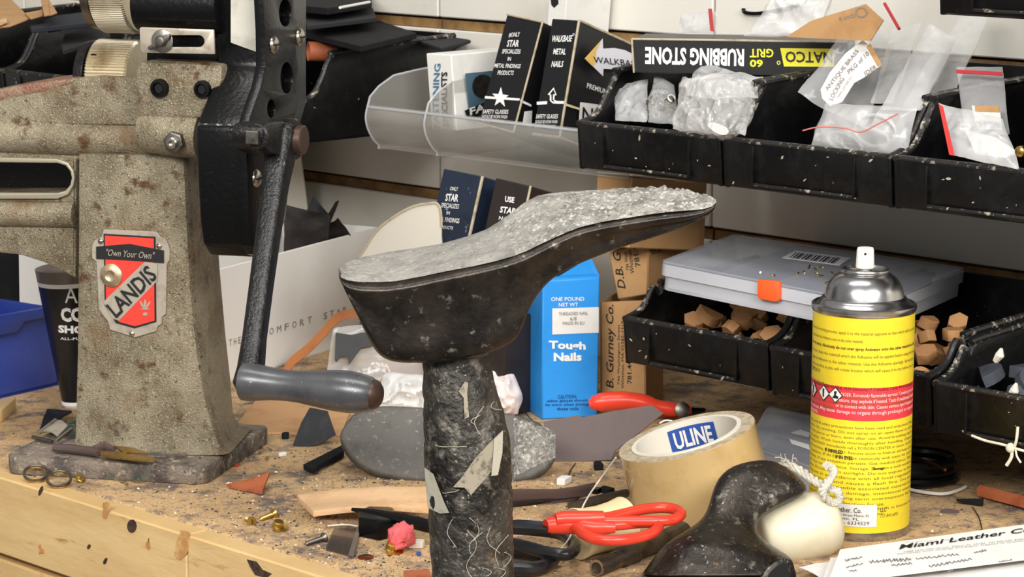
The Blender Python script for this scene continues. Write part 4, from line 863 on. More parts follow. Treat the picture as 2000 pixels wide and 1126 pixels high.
for s, bl, br, tl in (('CAUTION:', (195, 1008), (298, 1004), (195, 988)), ('safety glasses should', (135, 1030), (355, 1026), (135, 1012)), ('be worn when driving', (128, 1052), (362, 1048), (128, 1034)), ('these nails', (190, 1072), (308, 1070), (190, 1054))): txt(g, s, TP, *zz(1020, 420, 2.815, [bl, br, tl]), bold=.01)
obj('lettering', g, M('navy_print', (14, 40, 96), .6), tn, smooth=0)

# kraft gurney boxes
K0, K1 = PZ((1173, 800)), PZ((1262, 806)); dK = (K1-K0).normalized(); KP = Pl(K0, (dK.y, -dK.x, 0)); bK = -KP.n
kb = root('kraft_box', 'open upright kraft carton with sideways black lettering, beside the blue nail carton', 'box', (K0+K1)/2)
f4 = [K0, K1, KP(1262, 586), KP(1172, 590)]
for nm, pp, vv in (('front_wall', f4, bK*.0015), ('back_wall', [p+bK*.055 for p in f4], bK*.0015), ('side_wall', [f4[0], f4[3], f4[3]+bK*.055, f4[0]+bK*.055], dK*.0015), ('side_wall', [f4[1], f4[2], f4[2]+bK*.055, f4[1]+bK*.055], -dK*.0015)): obj(nm, G().prism(pp, vv), m_kraft, kb)
ZK = lambda pts: zz(1020, 420, 2.815, pts)
g = G()
for s, bl, br, tl, bo, sh in (('B. Gurney Co.', (515, 950), (515, 490), (462, 950), .01, .25), ('746 Washington Street', (540, 930), (540, 600), (524, 930), 0, 0), ('Whitman, MA 02382-1318', (562, 950), (562, 580), (545, 950), 0, 0), ('781.447.6', (602, 925), (602, 740), (578, 925), .01, 0)): txt(g, s, KP, *ZK([bl, br, tl]), bold=bo, shear=sh)
obj('lettering', g, m_ink, kb, smooth=0)
up3 = (EZ+bK*.15).normalized(); KQ = KP.off(-.014)
f4 = [KQ(1206, 585), KQ(1264, 575), KQ(1268, 468), KQ(1188, 494)]
k2 = root('kraft_box', 'small kraft carton with blue corner mark, tipped into the open kraft carton', 'box', (f4[0]+f4[1])/2)
sd2 = Pl(f4[1], dK)
obj('carton', G().prism(f4, (bK*.075+dK*.022+EZ*.012)), m_kraft, k2, bev=.001, seg=1)
g = G()
for s, bl, br, tl, bo, sh in (('D.B. G', (570, 402), (538, 195), (528, 408), .01, .25), ('746 Wash', (590, 300), (575, 200), (572, 302), 0, 0), ('Whitman', (618, 318), (600, 190), (596, 320), 0, 0), ('781.4', (652, 280), (630, 165), (624, 284), .01, 0)): txt(g, s, KQ, *ZK([bl, br, tl]), bold=bo, shear=sh)
obj('lettering', g, m_ink, k2, smooth=0)
dd = (bK*.075+dK*.022+EZ*.012).normalized(); sd3 = Pl(f4[1], dd.cross(f4[2]-f4[1])); sd3 = sd3 if sd3.n.dot(CAM-f4[1]) > 0 else Pl(f4[1], -sd3.n)
obj('corner_mark', patch(G(), sd3, ZK([(694, 135), (776, 108), (782, 138), (700, 165)])), M('teal_blue_ink', (40, 76, 100), .6), k2)
obj('lettering', txt(G(), 'D.B. Gurney', sd3, *ZK([(712, 225), (890, 165), (708, 190)])), m_ink, k2, smooth=0)
r_, pl, sd, fp, up, dep = carton('torn_carton', 'small torn brown carton with white top, between trough and last toe', [(1160, 476), (1228, 484), (1236, 352), (1166, 340)], 1.44, .09, radians(8), m_kraft)
obj('torn_top', G().prism([fp[3]+up*.0012, fp[2]+up*.0012, fp[2]+dep*.05+up*.001, fp[3]+dep*.05+up*.001], up*.0008), m_paper, r_)

# ------------------------------------------------------------ bags and packets in the upper bins
def bag(name, label, px, n0, n1, th, amp, mat, seed, fs=60, nu=26, sm=30):
    r_ = root('plastic_bag' if not name else name, label, 'bag', WP(n0)(*px[0]))
    c = [WP(n0)(*px[0]), WP(n0)(*px[1]), WP(n1)(*px[2]), WP(n1)(*px[3])]
    obj('bag_film', pillow(c, nu, nu, th, amp, fs, seed), mat, r_, smooth=sm)
    return r_, c
m_fill = M('white_plastic_parts', (226, 224, 220), .5)
b1, _ = bag(None, 'small milky plastic bag at left end of first upper bin', [(1204, 236), (1262, 240), (1268, 155), (1190, 160)], 1.40, 1.43, .010, .003, m_bag2, 1)
b2, _ = bag(None, 'small clear bag of silver eyelets in the first upper bin', [(1262, 240), (1322, 244), (1316, 165), (1282, 140)], 1.395, 1.43, .012, .003, m_bag, 2)
rnd = random.Random(4); A = WP(1.41)
for k in range(22):
    P = A(rnd.uniform(1266, 1316), rnd.uniform(188, 236)); ax = V((rnd.uniform(-1, 1), -1, rnd.uniform(-1, 1))).normalized()
    obj('eyelet', ring(P, ax, .0030, .0016, .002, 12), m_steel, None, 'shiny silver eyelet inside the small clear bag of the first bin', 'eyelet', 'silver eyelets in a bag')
b3, _ = bag(None, 'large crumpled frosty white bag spilling over the first upper bin', [(1308, 252), (1452, 262), (1478, 158), (1330, 150)], 1.372, 1.42, .030, .0065, m_bag3, 3, 62, 70, 15)
b3b, _ = bag(None, 'creased clear bag tail rising behind the frosty white bag', [(1335, 190), (1480, 190), (1490, 150), (1365, 120)], 1.40, 1.44, .012, .005, m_bag2, 12, 45, 30, 20)
obj('plastic_tag', G().prism([WP(1.372)(*p) for p in roundpoly([(1382, 246), (1392, 239), (1418, 250), (1420, 262), (1404, 262)], 3)], WNn*.001), m_paper, None, 'small white tag under the frosty bag on the bin lip', 'tag')
b4, c4 = bag('zip_bag', 'clear zip bag with white antique brass rivet label, in the second upper bin', [(1556, 182), (1690, 250), (1745, 80), (1690, 8)], 1.43, 1.50, .010, .003, m_bag, 4, 50)
A = Pl(WP(1.425)(1640, 150), (c4[1]-c4[0]).cross(c4[3]-c4[0])); A = A if A.n.dot(CAM-A.p) > 0 else Pl(A.p, -A.n)
ZG = lambda pts: zz(1520, 0, 2.9625, pts)
lbl = obj('paper_label', patch(G(), A, ZG([(245, 520), (300, 420), (390, 310), (490, 232), (545, 280), (600, 375), (495, 450), (440, 480), (370, 590), (300, 615), (255, 570)])), m_paper, b4)
obj('label_edge', patch(G(), A.off(.0004), ZG([(510, 270), (535, 255), (600, 372), (575, 385)])), m_kraft, lbl)
g = G()
for s, bl, br, tl, bo in (('ANTIQUE BRASS', (290, 530), (472, 300), (268, 515), .01), ('LOCKING', (315, 585), (385, 458), (292, 572), .01), ('PKG of 10', (412, 432), (528, 318), (398, 410), .01), ('MIAMI LEATHER CO', (350, 570), (430, 450), (338, 562), 0), ('IDER', (505, 440), (572, 396), (496, 418), .01)): txt(g, s, A.off(.0005), *ZG([bl, br, tl]), bold=bo)
obj('lettering', g, m_grey, lbl, smooth=0)
gz = G().tube([A.off(.002)(*p) for p in ZG([(615, 20), (700, 168)])], .0012, 6); obj('zip_stripe', gz, M('red_zip', (176, 44, 52), .5), b4)
b5, _ = bag(None, 'tall milky folded plastic bag leaning in the second upper bin', [(1715, 215), (1800, 215), (1868, 75), (1815, 45)], 1.41, 1.49, .018, .003, m_bag2, 5, 30)
b5b, _ = bag(None, 'second long folded milky bag sticking up behind, touching the wall', [(1760, 205), (1850, 210), (1935, 20), (1885, 15)], 1.45, 1.56, .010, .003, m_bag, 15, 30)
b5c, _ = bag(None, 'narrow milky bag between the labelled zip bag and the tall folded bag', [(1700, 200), (1745, 200), (1800, 45), (1740, 60)], 1.43, 1.52, .010, .003, m_bag, 25, 30)
b6, c6 = bag('zip_bag', 'plump round zip bag of clear rings at the front of second upper bin', [(1585, 285), (1770, 312), (1790, 210), (1610, 200)], 1.392, 1.405, .030, .003, m_bag2, 6, 35)
A = WP(1.368); obj('zip_stripe', G().tube(smooth_path([A(*p) for p in ((1568, 255), (1600, 248), (1650, 250), (1680, 258), (1715, 242), (1754, 222))], 4), .0005, 6), M('pink_zip', (214, 120, 110), .5), b6)
for k, (c, rx, ry) in enumerate((((1690, 275), 46, 24), ((1710, 255), 40, 30), ((1650, 278), 36, 16))): obj('clear_ring', G().tube([WP(1.39)(*p) for p in circ(c, rx, ry, 26, .2*k)]+[WP(1.39)(*circ(c, rx, ry, 26, .2*k)[0])], .0014, 7), m_bag3, b6)
b7, c7 = bag('zip_bag', 'zip bag with red stripe hanging over the lip of third upper bin', [(1862, 305), (1990, 330), (1960, 230), (1832, 200)], 1.372, 1.40, .012, .0028, m_bag2, 7, 50)
A = WP(1.366); obj('zip_stripe', G().prism([A(*p) for p in ((1833, 203), (1841, 208), (1864, 304), (1854, 302))], WNn*.0005), M('red_zip_face', (206, 62, 62), .5), b7)
obj('white_insert', slab(WP(1.384), [(1885, 255), (1940, 270), (1985, 300), (1960, 308), (1905, 300)], .004), m_fill, b7)
b8, c8 = bag('zip_bag', 'flat zip bag with sideways printed label standing in third upper bin', [(1885, 262), (1972, 262), (1958, 130), (1868, 130)], 1.42, 1.46, .005, .0015, m_bag, 8, 40)
A = Pl(WP(1.415)(1930, 230), (c8[1]-c8[0]).cross(c8[3]-c8[0])); A = A if A.n.dot(CAM-A.p) > 0 else Pl(A.p, -A.n)
obj('zip_stripe', patch(G(), A, [(1868, 136), (1958, 141), (1958, 148), (1868, 143)]), M('red_zip2', (190, 46, 56), .5), b8)
pl8 = obj('paper_label', patch(G(), A, ZG([(1120, 612), (1280, 620), (1300, 752), (1150, 745)])), m_paper, b8); obj('label_edge', patch(G(), A.off(.0004), ZG([(1138, 612), (1280, 615), (1282, 650), (1140, 645)])), m_kraft, pl8)
obj('lettering', txt(G(), 'OIL BROWN', A.off(.0005), *ZG([(1150, 735), (1280, 745), (1148, 700)])), m_grey, pl8, smooth=0)
obj('brass_thimble', G().lathe(WP(1.37)(1996, 295), -WNn, [(0, .0035), (.003, .0035), (.004, .002)], 16), m_brass, None, 'small brass thimble at right edge in third upper bin', 'thimble')
# things above the rubbing stone box
b9, _ = bag('zip_bag', 'clear zip bag with red edge standing behind the rubbing stone carton', [(1322, 66), (1400, 66), (1402, 22), (1330, 28)], 1.46, 1.46, .004, .0015, m_bag2, 9)
obj('zip_stripe', slab(WP(1.455), [(1383, 17), (1390, 17), (1394, 62), (1387, 60)], .0005), M('red_zip3', (186, 70, 70), .5), b9)
b10, _ = bag(None, 'dusty grey crumpled bag on top of the rubbing stone carton', [(1455, 70), (1590, 70), (1640, -30), (1520, -20)], 1.455, 1.47, .022, .006, m_bag2, 10, 40, 30, 20)
A = WP(1.44); kt = root('kraft_card', 'kraft header card with round stamp, above the rubbing stone carton', 'card', A(1600, 70))
obj('card', slab(A, [(1535, 72), (1585, 40), (1690, 8), (1725, 40), (1700, 80)], .001), m_kraft, kt)
obj('stamp', slab(A.off(.0004), circ((1682, 24), 12, 10), .0003, [circ((1682, 24), 9.5, 7.8)]), m_grey, kt); obj('lettering', txt(G(), 'ON.9', A, (1672, 33), (1640, 41), (1670, 26)), m_grey, kt, smooth=0)
obj('hook', G().tube(smooth_path([WP(1.597)(*p) for p in ((1452, 16), (1455, 24), (1480, 26), (1520, 20), (1560, 10))], 4), .0016, 6), m_blk2, None, 'dark bent wire hook on wall above the rubbing stone carton', 'hook')

# ------------------------------------------------------------ left bins' contents
m_foam = M('black_foam', (22, 23, 25), .85, spec=.2, L=[((34, 35, 38), 40, .5, .7)])
m_foam2 = M('charcoal_foam', (48, 48, 51), .85, spec=.2)
m_foam3 = M('slate_foam', (46, 50, 58), .85, spec=.2)
def foam(px, z, th, mat, label, name='foam_sheet', cat='foam sheet'): return obj(name, G().prism([PZ(p, z) for p in px], EZ*-th), mat, None, label, cat, bev=.0006, seg=1)
foam([(590, 62), (640, 40), (728, 36), (814, 64), (705, 90)], .276, .005, m_foam, 'thick black foam sheet jutting from bin beside the clear trough')
foam([(800, 72), (826, 62), (920, 78), (862, 94)], .268, .003, m_foam2, 'thin charcoal foam sheet beside the white lettered carton')
foam([(560, -30), (720, -40), (726, 2), (640, 16), (580, 10)], .300, .006, m_foam, 'black foam sheet at top edge right of the side plate')
foam([(590, 14), (725, 6), (735, 34), (600, 50)], .288, .004, m_foam2, 'charcoal foam layer between two black foam sheets')
obj('white_strip', G().tube([PZ((664, 15), .303), PZ((722, 4), .303)], .0012, 6), m_white, None, 'thin pale strip lying on the topmost foam sheet', 'strip')
P = PZ((602, 100), .262); obj('leather_roll', ring(P, V((.9, .25, -.05)).normalized(), .0085, .0072, .03, 24), m_redleath, None, 'rolled rust leather piece peeking from under the black foam', 'leather roll')
foam([(58, 48), (110, 30), (190, 20), (192, 42), (62, 56)], .285, .004, m_foam3, 'slate grey foam offcut behind the upper feed roller')
foam([(120, 88), (126, 66), (215, 50), (215, 70), (124, 98)], .268, .004, m_foam2, 'charcoal foam offcut right behind the feed rollers')
foam([(92, 52), (118, 46), (120, 54), (94, 58)], .274, .003, m_foam2, 'tiny grey foam chip under the slate offcut')
for px, z, lb in (([(-60, 60), (-40, -20), (15, -10), (60, 35), (20, 50)], .290, 'brown kraft cardboard scrap in far top left corner'), ([(78, -10), (95, -10), (97, 28), (86, 30)], .296, 'narrow upright tan strip in the top left bin'), ([(94, -4), (112, 24), (97, 29)], .296, 'small tan triangle beside narrow tan strip, top left'), ([(48, 25), (84, 18), (84, 30), (60, 36)], .292, 'pale brown card sliver behind the slate foam offcut'), ([(-5, 40), (12, 34), (15, 42), (-5, 50)], .2925, 'pale cream leather corner at left picture edge')):
    foam(px, z, .0015, m_kraft if 'cream' not in lb else m_tanl, lb, 'card_scrap', 'card scrap')

# blue bin, squeeze tube and card behind the arm
m_bluep = M('blue_plastic', (48, 72, 164), .4, L=[((38, 56, 136), 8, .45, .7)])
b0_, b1_ = PZ((-120, 806)), PZ((114, 752)); dB = (b1_-b0_).normalized(); bB = V((-dB.y, dB.x, 0)); BP = Pl(b0_, (dB.y, -dB.x, 0))
bb = root('blue_bin', 'royal blue plastic bin with thick rim at left edge behind machine arm', 'bin', (b0_+b1_)/2)
f4 = [b0_, b1_, BP(112, 600), BP(-120, 640)]; t = .003; dpB = .075
obj('front_wall', G().prism(f4, bB*t), m_bluep, bb, bev=.0008)
obj('back_wall', G().prism([p+bB*dpB for p in f4], bB*t), m_bluep, bb, bev=.0008)
for a, b in ((0, 3), (1, 2)): obj('side_wall', G().prism([f4[a], f4[b], f4[b]+bB*dpB, f4[a]+bB*dpB], dB*(t if a == 0 else -t)), m_bluep, bb, bev=.0008)
obj('bottom', G().prism([f4[0], f4[1], f4[1]+bB*dpB, f4[0]+bB*dpB], EZ*t), m_bluep, bb)
obj('rim_flange', G().prism([BP.off(.004)(*p) for p in ((-120, 636), (112, 597), (112, 616), (48, 628), (36, 648), (-20, 660), (-120, 672))], bB*.005), m_bluep, bb, bev=.001)
m_tubeb = M('black_squeeze_tube', (24, 23, 24), .3)
m_tubec = M('clear_tube_top', (120, 112, 104), .25, .3)
tb = PZ((150, 792)); tbr = root('squeeze_tube', 'black squeeze tube with white lettering, half hidden behind machine column', 'tube', tb); k = pxm(tb)
axt = V((-.03, 0, 1)).normalized(); Ht = (PY((150, 522), tb.y).z-tb.z)
rt = lambda f: (28+36*f)*k
obj('tube_body', G().lathe(tb, axt, [(.04*Ht, rt(0)), (.45*Ht, rt(.45)), (.885*Ht, rt(.885))], 40), m_tubeb, tbr)
obj('white_band', G().lathe(tb, axt, [(.885*Ht, rt(.885)), (.915*Ht, rt(.915))], 40), m_white, tbr); obj('tube_top', G().lathe(tb, axt, [(.915*Ht, rt(.915)), (1.0*Ht, rt(1)), (1.005*Ht, rt(.9))], 40), m_tubec, tbr)
obj('cap_ring', G().lathe(tb, axt, [(0, rt(-.1)), (.02*Ht, rt(.02)), (.045*Ht, rt(.02))], 40), m_white, tbr)
TPp = Pl(tb+V((0, -rt(.5)-.002, 0)), (0, -1, 0))
g = G()
for s, bl, br, tl, bo in (('All', (128, 590), (165, 592), (128, 558), 0), ('COMPLETE', (120, 628), (260, 632), (118, 599), .05), ('SHOE', (113, 650), (178, 654), (113, 634), .05), ('ALL-PURPOSE', (117, 664), (190, 666), (117, 659), .01)):
    a0 = math.asin(max(-1, (bl[0]-150)/56)); 
    O, X, Yv = TPp(*bl), TPp(*br), TPp(*tl)
    txt(g, s, None, None, None, None, bo, fn=lambda x, y: (lambda p: V((p.x, tb.y-sqrt(max(1e-8, (rt((p.z-tb.z)/Ht)+.0004)**2-min((p.x-tb.x+.03*(p.z-tb.z))**2, rt(.3)**2))), p.z)))(O+(X-O)*x+(Yv-O)*y))
obj('lettering', g, m_white, tbr, smooth=0)
obj('white_card', sheet([PY((40, 600), 2.16), PY((110, 610), 2.14), PY((105, 470), 2.15), PY((38, 470), 2.17)], 2, 2, .002), m_paper, None, 'white card standing behind the blue bin and squeeze tube', 'card')
obj('black_case', G().prism([PY(p, 2.18) for p in ((-160, 620), (45, 620), (45, 430), (-160, 430))], V((.02, .04, 0))), m_foam, None, 'black panel behind blue bin at left edge under machine arm', 'panel')
# ------------------------------------------------------------ foreground on the bench
# small iron last standing on its end, with nylon hammer face and cord
ZN = lambda pts: zz(1120, 700, 2.643, pts)
Ls = ZN([(330, 1170), (355, 1126), (400, 1040), (470, 950), (560, 900), (650, 842), (690, 790), (712, 700), (733, 640), (765, 592), (820, 552), (900, 530), (960, 522)])
Rs = ZN([(1125, 1170), (1132, 1126), (1143, 1050), (1105, 1008), (1000, 952), (938, 892), (945, 836), (1020, 778), (1150, 722), (1225, 682), (1180, 622), (1090, 548), (1020, 524)])
ys = [1.515, 1.518, 1.525, 1.53, 1.535, 1.54, 1.546, 1.552, 1.558, 1.562, 1.566, 1.57, 1.572]; dps = [.024, .025, .026, .026, .022, .016, .013, .012, .012, .012, .011, .008, .003]
rr = []
for a, b, y, d in zip(Ls, Rs, ys, dps):
    A, B = PY(a, y), PY(b, y); A.z = max(A.z, .001) if a[1] > 1100 else A.z; B.z = max(B.z, .001) if b[1] > 1100 else B.z
    c = (A+B)/2; h = (B-A)/2
    n = V((0, -1, .25)).normalized()
    pw = lambda x: (1 if x > 0 else -1)*abs(x)**.8
    rr.append([c+h*pw(cos(t))+n*d*pw(sin(t))*(1.15 if sin(t) > 0 else .7) for t in [2*pi*i/28 for i in range(28)]])
l2 = root('shoe_last', 'smaller black iron shoe last lying by the white nylon block, foreground right', 'shoe last', V((PZ((1420, 1110)).x, 1.53, 0)))
m_last2 = M('scratched_iron', (60, 54, 48), .36, .65, L=[((36, 32, 29), 40, .4, .6), ((130, 124, 114), 110, .58, .70), ((176, 170, 158), 300, .62, .70), ((128, 102, 58), 40, .68, .72)], bump=.6, bs=300)
o_ = obj('last_body', G().rings(rr), m_last2, l2, smooth=60); md = o_.modifiers.new('soften', 'SUBSURF'); md.levels = 1; md.render_levels = 1
A = Pl(PY((1510, 1110), 1.494), (.35, -1, .25))
obj('socket_rim', slab(A, ZN(roundpoly([(960, 1190), (975, 1120), (1010, 1070), (1060, 1035), (1110, 1030), (1140, 1060), (1145, 1190)], 3)), .02), m_last2, l2, bev=.002)
obj('socket_opening', slab(A.off(.0006), ZN(roundpoly([(995, 1185), (1005, 1125), (1030, 1088), (1068, 1062), (1100, 1064), (1112, 1095), (1112, 1185)], 3)), .004), m_hole, l2)
m_nyl = M('white_nylon', (212, 204, 178), .42, L=[((192, 182, 152), 14, .52, .75), ((90, 80, 66), 190, .72, .74)], sss=.15)
P0, P1 = PY((1486, 1052), 1.562), PY((1640, 1012), 1.572); ax = (P1-P0).normalized(); Ln = (P1-P0).length
ny = root('mallet_head', 'rounded white nylon mallet head resting against the small iron last', 'mallet head', (P0+P1)/2-EZ*.02)
obj('nylon_block', G().lathe(P0, ax, [(0, .008), (.0008, .0135), (.003, .0165), (.010, .0190), (.5*Ln, .0215), (.75*Ln, .0212), (.9*Ln, .0185), (.97*Ln, .013), (Ln, .006), (1.01*Ln, .001)], 44), m_nyl, ny, smooth=60)
m_cord = M('cotton_cord', (190, 186, 172), .9, L=[((160, 152, 134), 200, .5, .7)], bump=1, bs=900)
cd = root('cotton_cord', 'knotted frayed white cotton cord draped over last, before the yellow can', 'cord', PY((1600, 960), 1.575))
main = smooth_path([PY(p, y) for p, y in (((1530, 902), 1.582), ((1562, 918), 1.574), ((1588, 936), 1.568), ((1612, 950), 1.562), ((1636, 958), 1.56), ((1640, 976), 1.56), ((1624, 982), 1.558), ((1606, 960), 1.556), ((1618, 938), 1.558), ((1628, 918), 1.562), ((1612, 908), 1.566))], 6)
for k in range(3):
    ps = []
    for i, p in enumerate(main):
        a = i*.9+k*2*pi/3; ps.append(p+V((cos(a)*.0014, sin(a)*.0008, sin(a)*.0014)))
    obj('strand', G().tube(ps, .0016, 7), m_cord, cd)
rnd = random.Random(9)
for k in range(16):
    p = PY((1532+rnd.uniform(-6, 30), 905+rnd.uniform(-6, 16)), 1.578); q = p+V((rnd.uniform(-.008, .006), -.002, rnd.uniform(-.001, .006)))
    obj('fray', G().tube([p, (p+q)/2+EZ*.001, q], .0004, 4), m_cord, cd)

# red scissors lying on the cone of thread
m_rp = M('red_grip', (226, 64, 42), .32, L=[((200, 48, 32), 20, .5, .75), ((150, 140, 130), 110, .715, .73)])
ZC = lambda pts: zz(800, 700, 2.643, pts)
zs = .034
sc = root('scissors', 'red-handled scissors lying across the cream thread cone', 'scissors', PZ((1180, 1020), 0))
def loop(pts, rad, z): 
    P = [PZ(p, z) for p in ZC(pts)]; return G().tube(smooth_path(P, 4), rad, 10)
obj('handle_loop', loop([(860, 872), (900, 906), (960, 930), (1050, 937), (1150, 928), (1240, 905), (1284, 872), (1268, 850), (1200, 846), (1100, 856), (1000, 862), (880, 862)], .0034, zs), m_rp, sc, smooth=60)
obj('handle_loop', loop([(880, 828), (1000, 822), (1080, 806), (1200, 778), (1310, 768), (1385, 782), (1400, 806), (1360, 830), (1280, 838), (1180, 838), (1060, 838), (900, 842)], .0034, zs+.002), m_rp, sc, smooth=60)
obj('handle_shank', G().tube([PZ(p, zs) for p in ZC([(702, 862), (730, 858), (800, 857), (880, 860), (960, 872), (1060, 870)])], [.0040, .0054, .0056, .0054, .005, .0034], 12), m_rp, sc, smooth=60)
obj('handle_shank', G().tube([PZ(p, zs+.004) for p in ZC([(752, 830), (800, 826), (900, 826), (1000, 822)])], [.004, .005, .005, .0045], 12), m_rp, sc, smooth=60)
obj('blade', G().prism([PZ(p, zs) for p in ZC([(712, 838), (712, 878), (560, 868), (420, 858), (330, 850), (430, 842), (560, 828)])], -EZ*.003), M('dark_blade', (52, 52, 54), .35, .8), sc, bev=.0004)
# thread cone (flared card spool) under the scissors
m_cream = M('cream_thread', (226, 206, 160), .7, L=[((206, 184, 132), 30, .5, .75)])
P0, P1 = PZ(ZC([(860, 905)])[0], .0165), PZ(ZC([(1105, 850)])[0], .0175); ax = (P1-P0).normalized(); Ln = (P1-P0).length
sp_ = root('thread_cone', 'cream flared cone of thread lying under the red scissors', 'thread cone', (P0+P1)/2-EZ*.017)
obj('cone', G().lathe(P0, ax, [(.004, .010), (0, .0162), (.0005, .0166), (.2*Ln, .0152), (.5*Ln, .0146), (.8*Ln, .0156), (Ln, .0172), (Ln+.0004, .0166), (Ln-.004, .008)], 40), m_cream, sp_, smooth=50)
m_thr = M('white_thread', (222, 218, 206), .8)
g1 = smooth_path([PZ((1083, 1084), .012), PZ((1112, 1050), .016), PZ((1140, 985), .026), PY((1165, 945), 1.66), PY((1203, 893), 1.645)], 5); obj('loose_thread', G().tube(g1, .0006, 5), m_thr, None, 'white thread running from pliers handle up to the tape roll', 'thread')
obj('loose_thread', G().tube(smooth_path([PY(p, y) for p, y in (((1288, 826), 1.70), ((1305, 820), 1.702), ((1335, 832), 1.70), ((1352, 850), 1.70), ((1364, 868), 1.69))], 5), .0006, 5), m_thr, None, 'short white thread looped over the tape roll rim', 'thread')
# steel punch rod
P0, P1 = PZ((1166, 1108), .0058), PZ((1335, 1036), .0065)
pr_ = root('punch_rod', 'dirty steel hollow punch rod lying below the red scissors', 'punch', (P0+P1)/2-EZ*.006)
ax = (P1-P0).normalized(); Ln = (P1-P0).length
obj('rod', G().lathe(P0, ax, [(.001, .0035), (0, .0050), (.002, .0056), (.24*Ln, .0056), (.26*Ln, .0066), (.42*Ln, .0068), (.45*Ln, .0060), (Ln, .0062)], 26), M('grimy_steel', (92, 84, 74), .45, .8, L=[((52, 46, 40), 60, .45, .62), ((146, 112, 78), 50, .64, .72)], bump=.6, bs=500), pr_)
obj('tip_ring', ring(P0-ax*.0006, ax, .0051, .0036, .001, 20), m_steel, pr_)

# red pliers
ya = PZ((1230, 826)).y; pg = root('pliers', 'red-handled pliers lying on plum leather behind the tape roll', 'pliers', PZ((1250, 826)))
obj('handle', G().tube(smooth_path([PY(p, ya) for p in ((1150, 789), (1165, 786), (1200, 782), (1240, 783), (1290, 795), (1330, 800), (1350, 798))], 4), [.0025*x for x in [.9]+[1.6]*2+[2.4]*2+[2.9]*6+[2.7]*4+[2.2]*4+[1.9]*4+[1.7]*2][:25], 14), m_rp, pg, smooth=60)
obj('handle', G().tube([PY(p, ya+.014) for p in ((1240, 790), (1300, 806), (1345, 806))], [.002, .004, .003], 10), m_rp, pg, smooth=60)
obj('jaw_joint', G().lathe(PY((1332, 800), ya-.006), V((.1, -1, .3)), [(0, .006), (.003, .006), (.004, .004)], 12), m_steeldk, pg)
obj('jaw', G().tube([PY((1340, 802), ya), PY((1375, 800), ya+.012)], [.0045, .002], 8), m_blk2, pg)

# leather strips
def lean(px_bot, px_top, dy, th): # piece of sheet leaning back, resting on its lower edge
    return [PZ(p) for p in px_bot]+[PY(p, PZ((p[0], px_bot[0][1])).y+dy) for p in px_top]
def leaner(name, px, vbot, slope, th, mat, label, cat, **k):
    y0 = PZ((px[0][0], vbot)).y; pl = Pl(PZ((sum(p[0] for p in px)/len(px), vbot)), (0, -1, slope)); return obj(name, slab(pl, px, th), mat, None, label, cat, **k)
leaner('leather_strip', zz(800, 700, 2.643, [(690, 325), (870, 290), (890, 302), (1100, 262), (1250, 240), (1310, 282), (1200, 370), (1060, 475), (1040, 522), (880, 528), (740, 532)]), 901, .55, .002, m_plum, 'wide plum brown leather strip leaning before the blue nail carton', 'leather strip')
obj('leather_strip', sheet([PZ((985, 984), .002), PZ((1150, 966), .004), PZ((1163, 945), .012), PZ((985, 955), .014)], 14, 4, .002, .001, 30, 2, -.002, nrm=EZ), m_plum, None, 'curved plum brown leather strip right of the post', 'leather strip')
obj('leather_strip', sheet([PZ((985, 990), .001), PZ((1130, 972), .001), PZ((1132, 968), .004), PZ((985, 984), .003)], 10, 2, .002, .0005, 40, 3, nrm=EZ), m_dleath, None, 'thin dark strip tucked under the curved plum leather', 'leather strip')
g = G().tube(smooth_path([PZ((1113, 988), .003), PZ((1170, 974), .004), PZ((1225, 962), .005)], 3), .003, 8); obj('lead_stick', g, m_steeldk, None, 'grey stick lying behind the cream thread cone', 'stick')
m_sole = M('old_grey_rubber', (92, 89, 84), .6, L=[((62, 59, 56), 30, .45, .65), ((144, 140, 132), 260, .58, .70), ((128, 96, 62), 26, .68, .74)], bump=.6, bs=300)
px = roundpoly([(664, 855), (676, 822), (700, 800), (745, 790), (830, 793), (930, 798), (1000, 806), (1058, 826), (1085, 868), (1072, 908), (1025, 934), (950, 944), (830, 938), (745, 925), (692, 898)], 4)
pl = Pl(PZ((860, 940)), (0, -1, .75)); sl_ = root('rubber_sole', 'worn grey rubber sole leaning behind the glue-caked post', 'rubber sole', PZ((860, 930)))
obj('sole', slab(pl, px, .012), m_sole, sl_, bev=.003, seg=3)
def crs(a, b):
    u = 1000+85*a+0; lo, hi = 808+a*32, 938-a*46; v = lo+(hi-lo)*b; p = pl.off(.0004)(u, v); e = min(1, 6*min(a, 1-a, b, 1-b)); return p+pl.n*(e*(.0014+.0016*noise.noise(p*220)+.0012*noise.noise(p*520))-.001*(1-e))
obj('rough_patch', G().grid(crs, 60, 60), m_crust, sl_, smooth=60)
leaner('leather_scrap', [(572, 868), (588, 825), (605, 795), (640, 802), (656, 848), (625, 866), (597, 874)], 872, .45, .0016, m_bleath, 'black leather triangle propped up below the crank handle', 'leather scrap')
ps = [PZ(p, .006) for p in ((592, 906), (668, 868), (672, 880), (612, 913))]
st = root('foam_strip', 'narrow black foam strip with pale edge near the grey sole', 'foam strip', ps[0]); obj('strip', G().prism(ps, -EZ*.004), m_foam, st, bev=.0004); obj('pale_edge', G().prism([PZ(p, .003) for p in ((592, 909), (612, 916), (672, 884), (670, 886), (612, 919), (592, 911))], -EZ*.0015), m_white, st)
obj('leather_strip', sheet([PZ((612, 1004), .006), PZ((840, 995), .012), PZ((836, 955), .016), PZ((580, 972), .008)], 22, 5, .0042, .0012, 25, 5, .002, nrm=EZ), m_tanl, None, 'pale natural leather strip lying left of the post', 'leather strip', bev=.0003)
obj('leather_scrap', sheet([PZ((443, 948), .002), PZ((512, 962), .002), PZ((527, 922), .012), PZ((478, 940), .004)], 8, 6, .0022, .001, 40, 6, nrm=EZ), m_redleath, None, 'rust orange leather offcut beside the machine base corner', 'leather scrap')
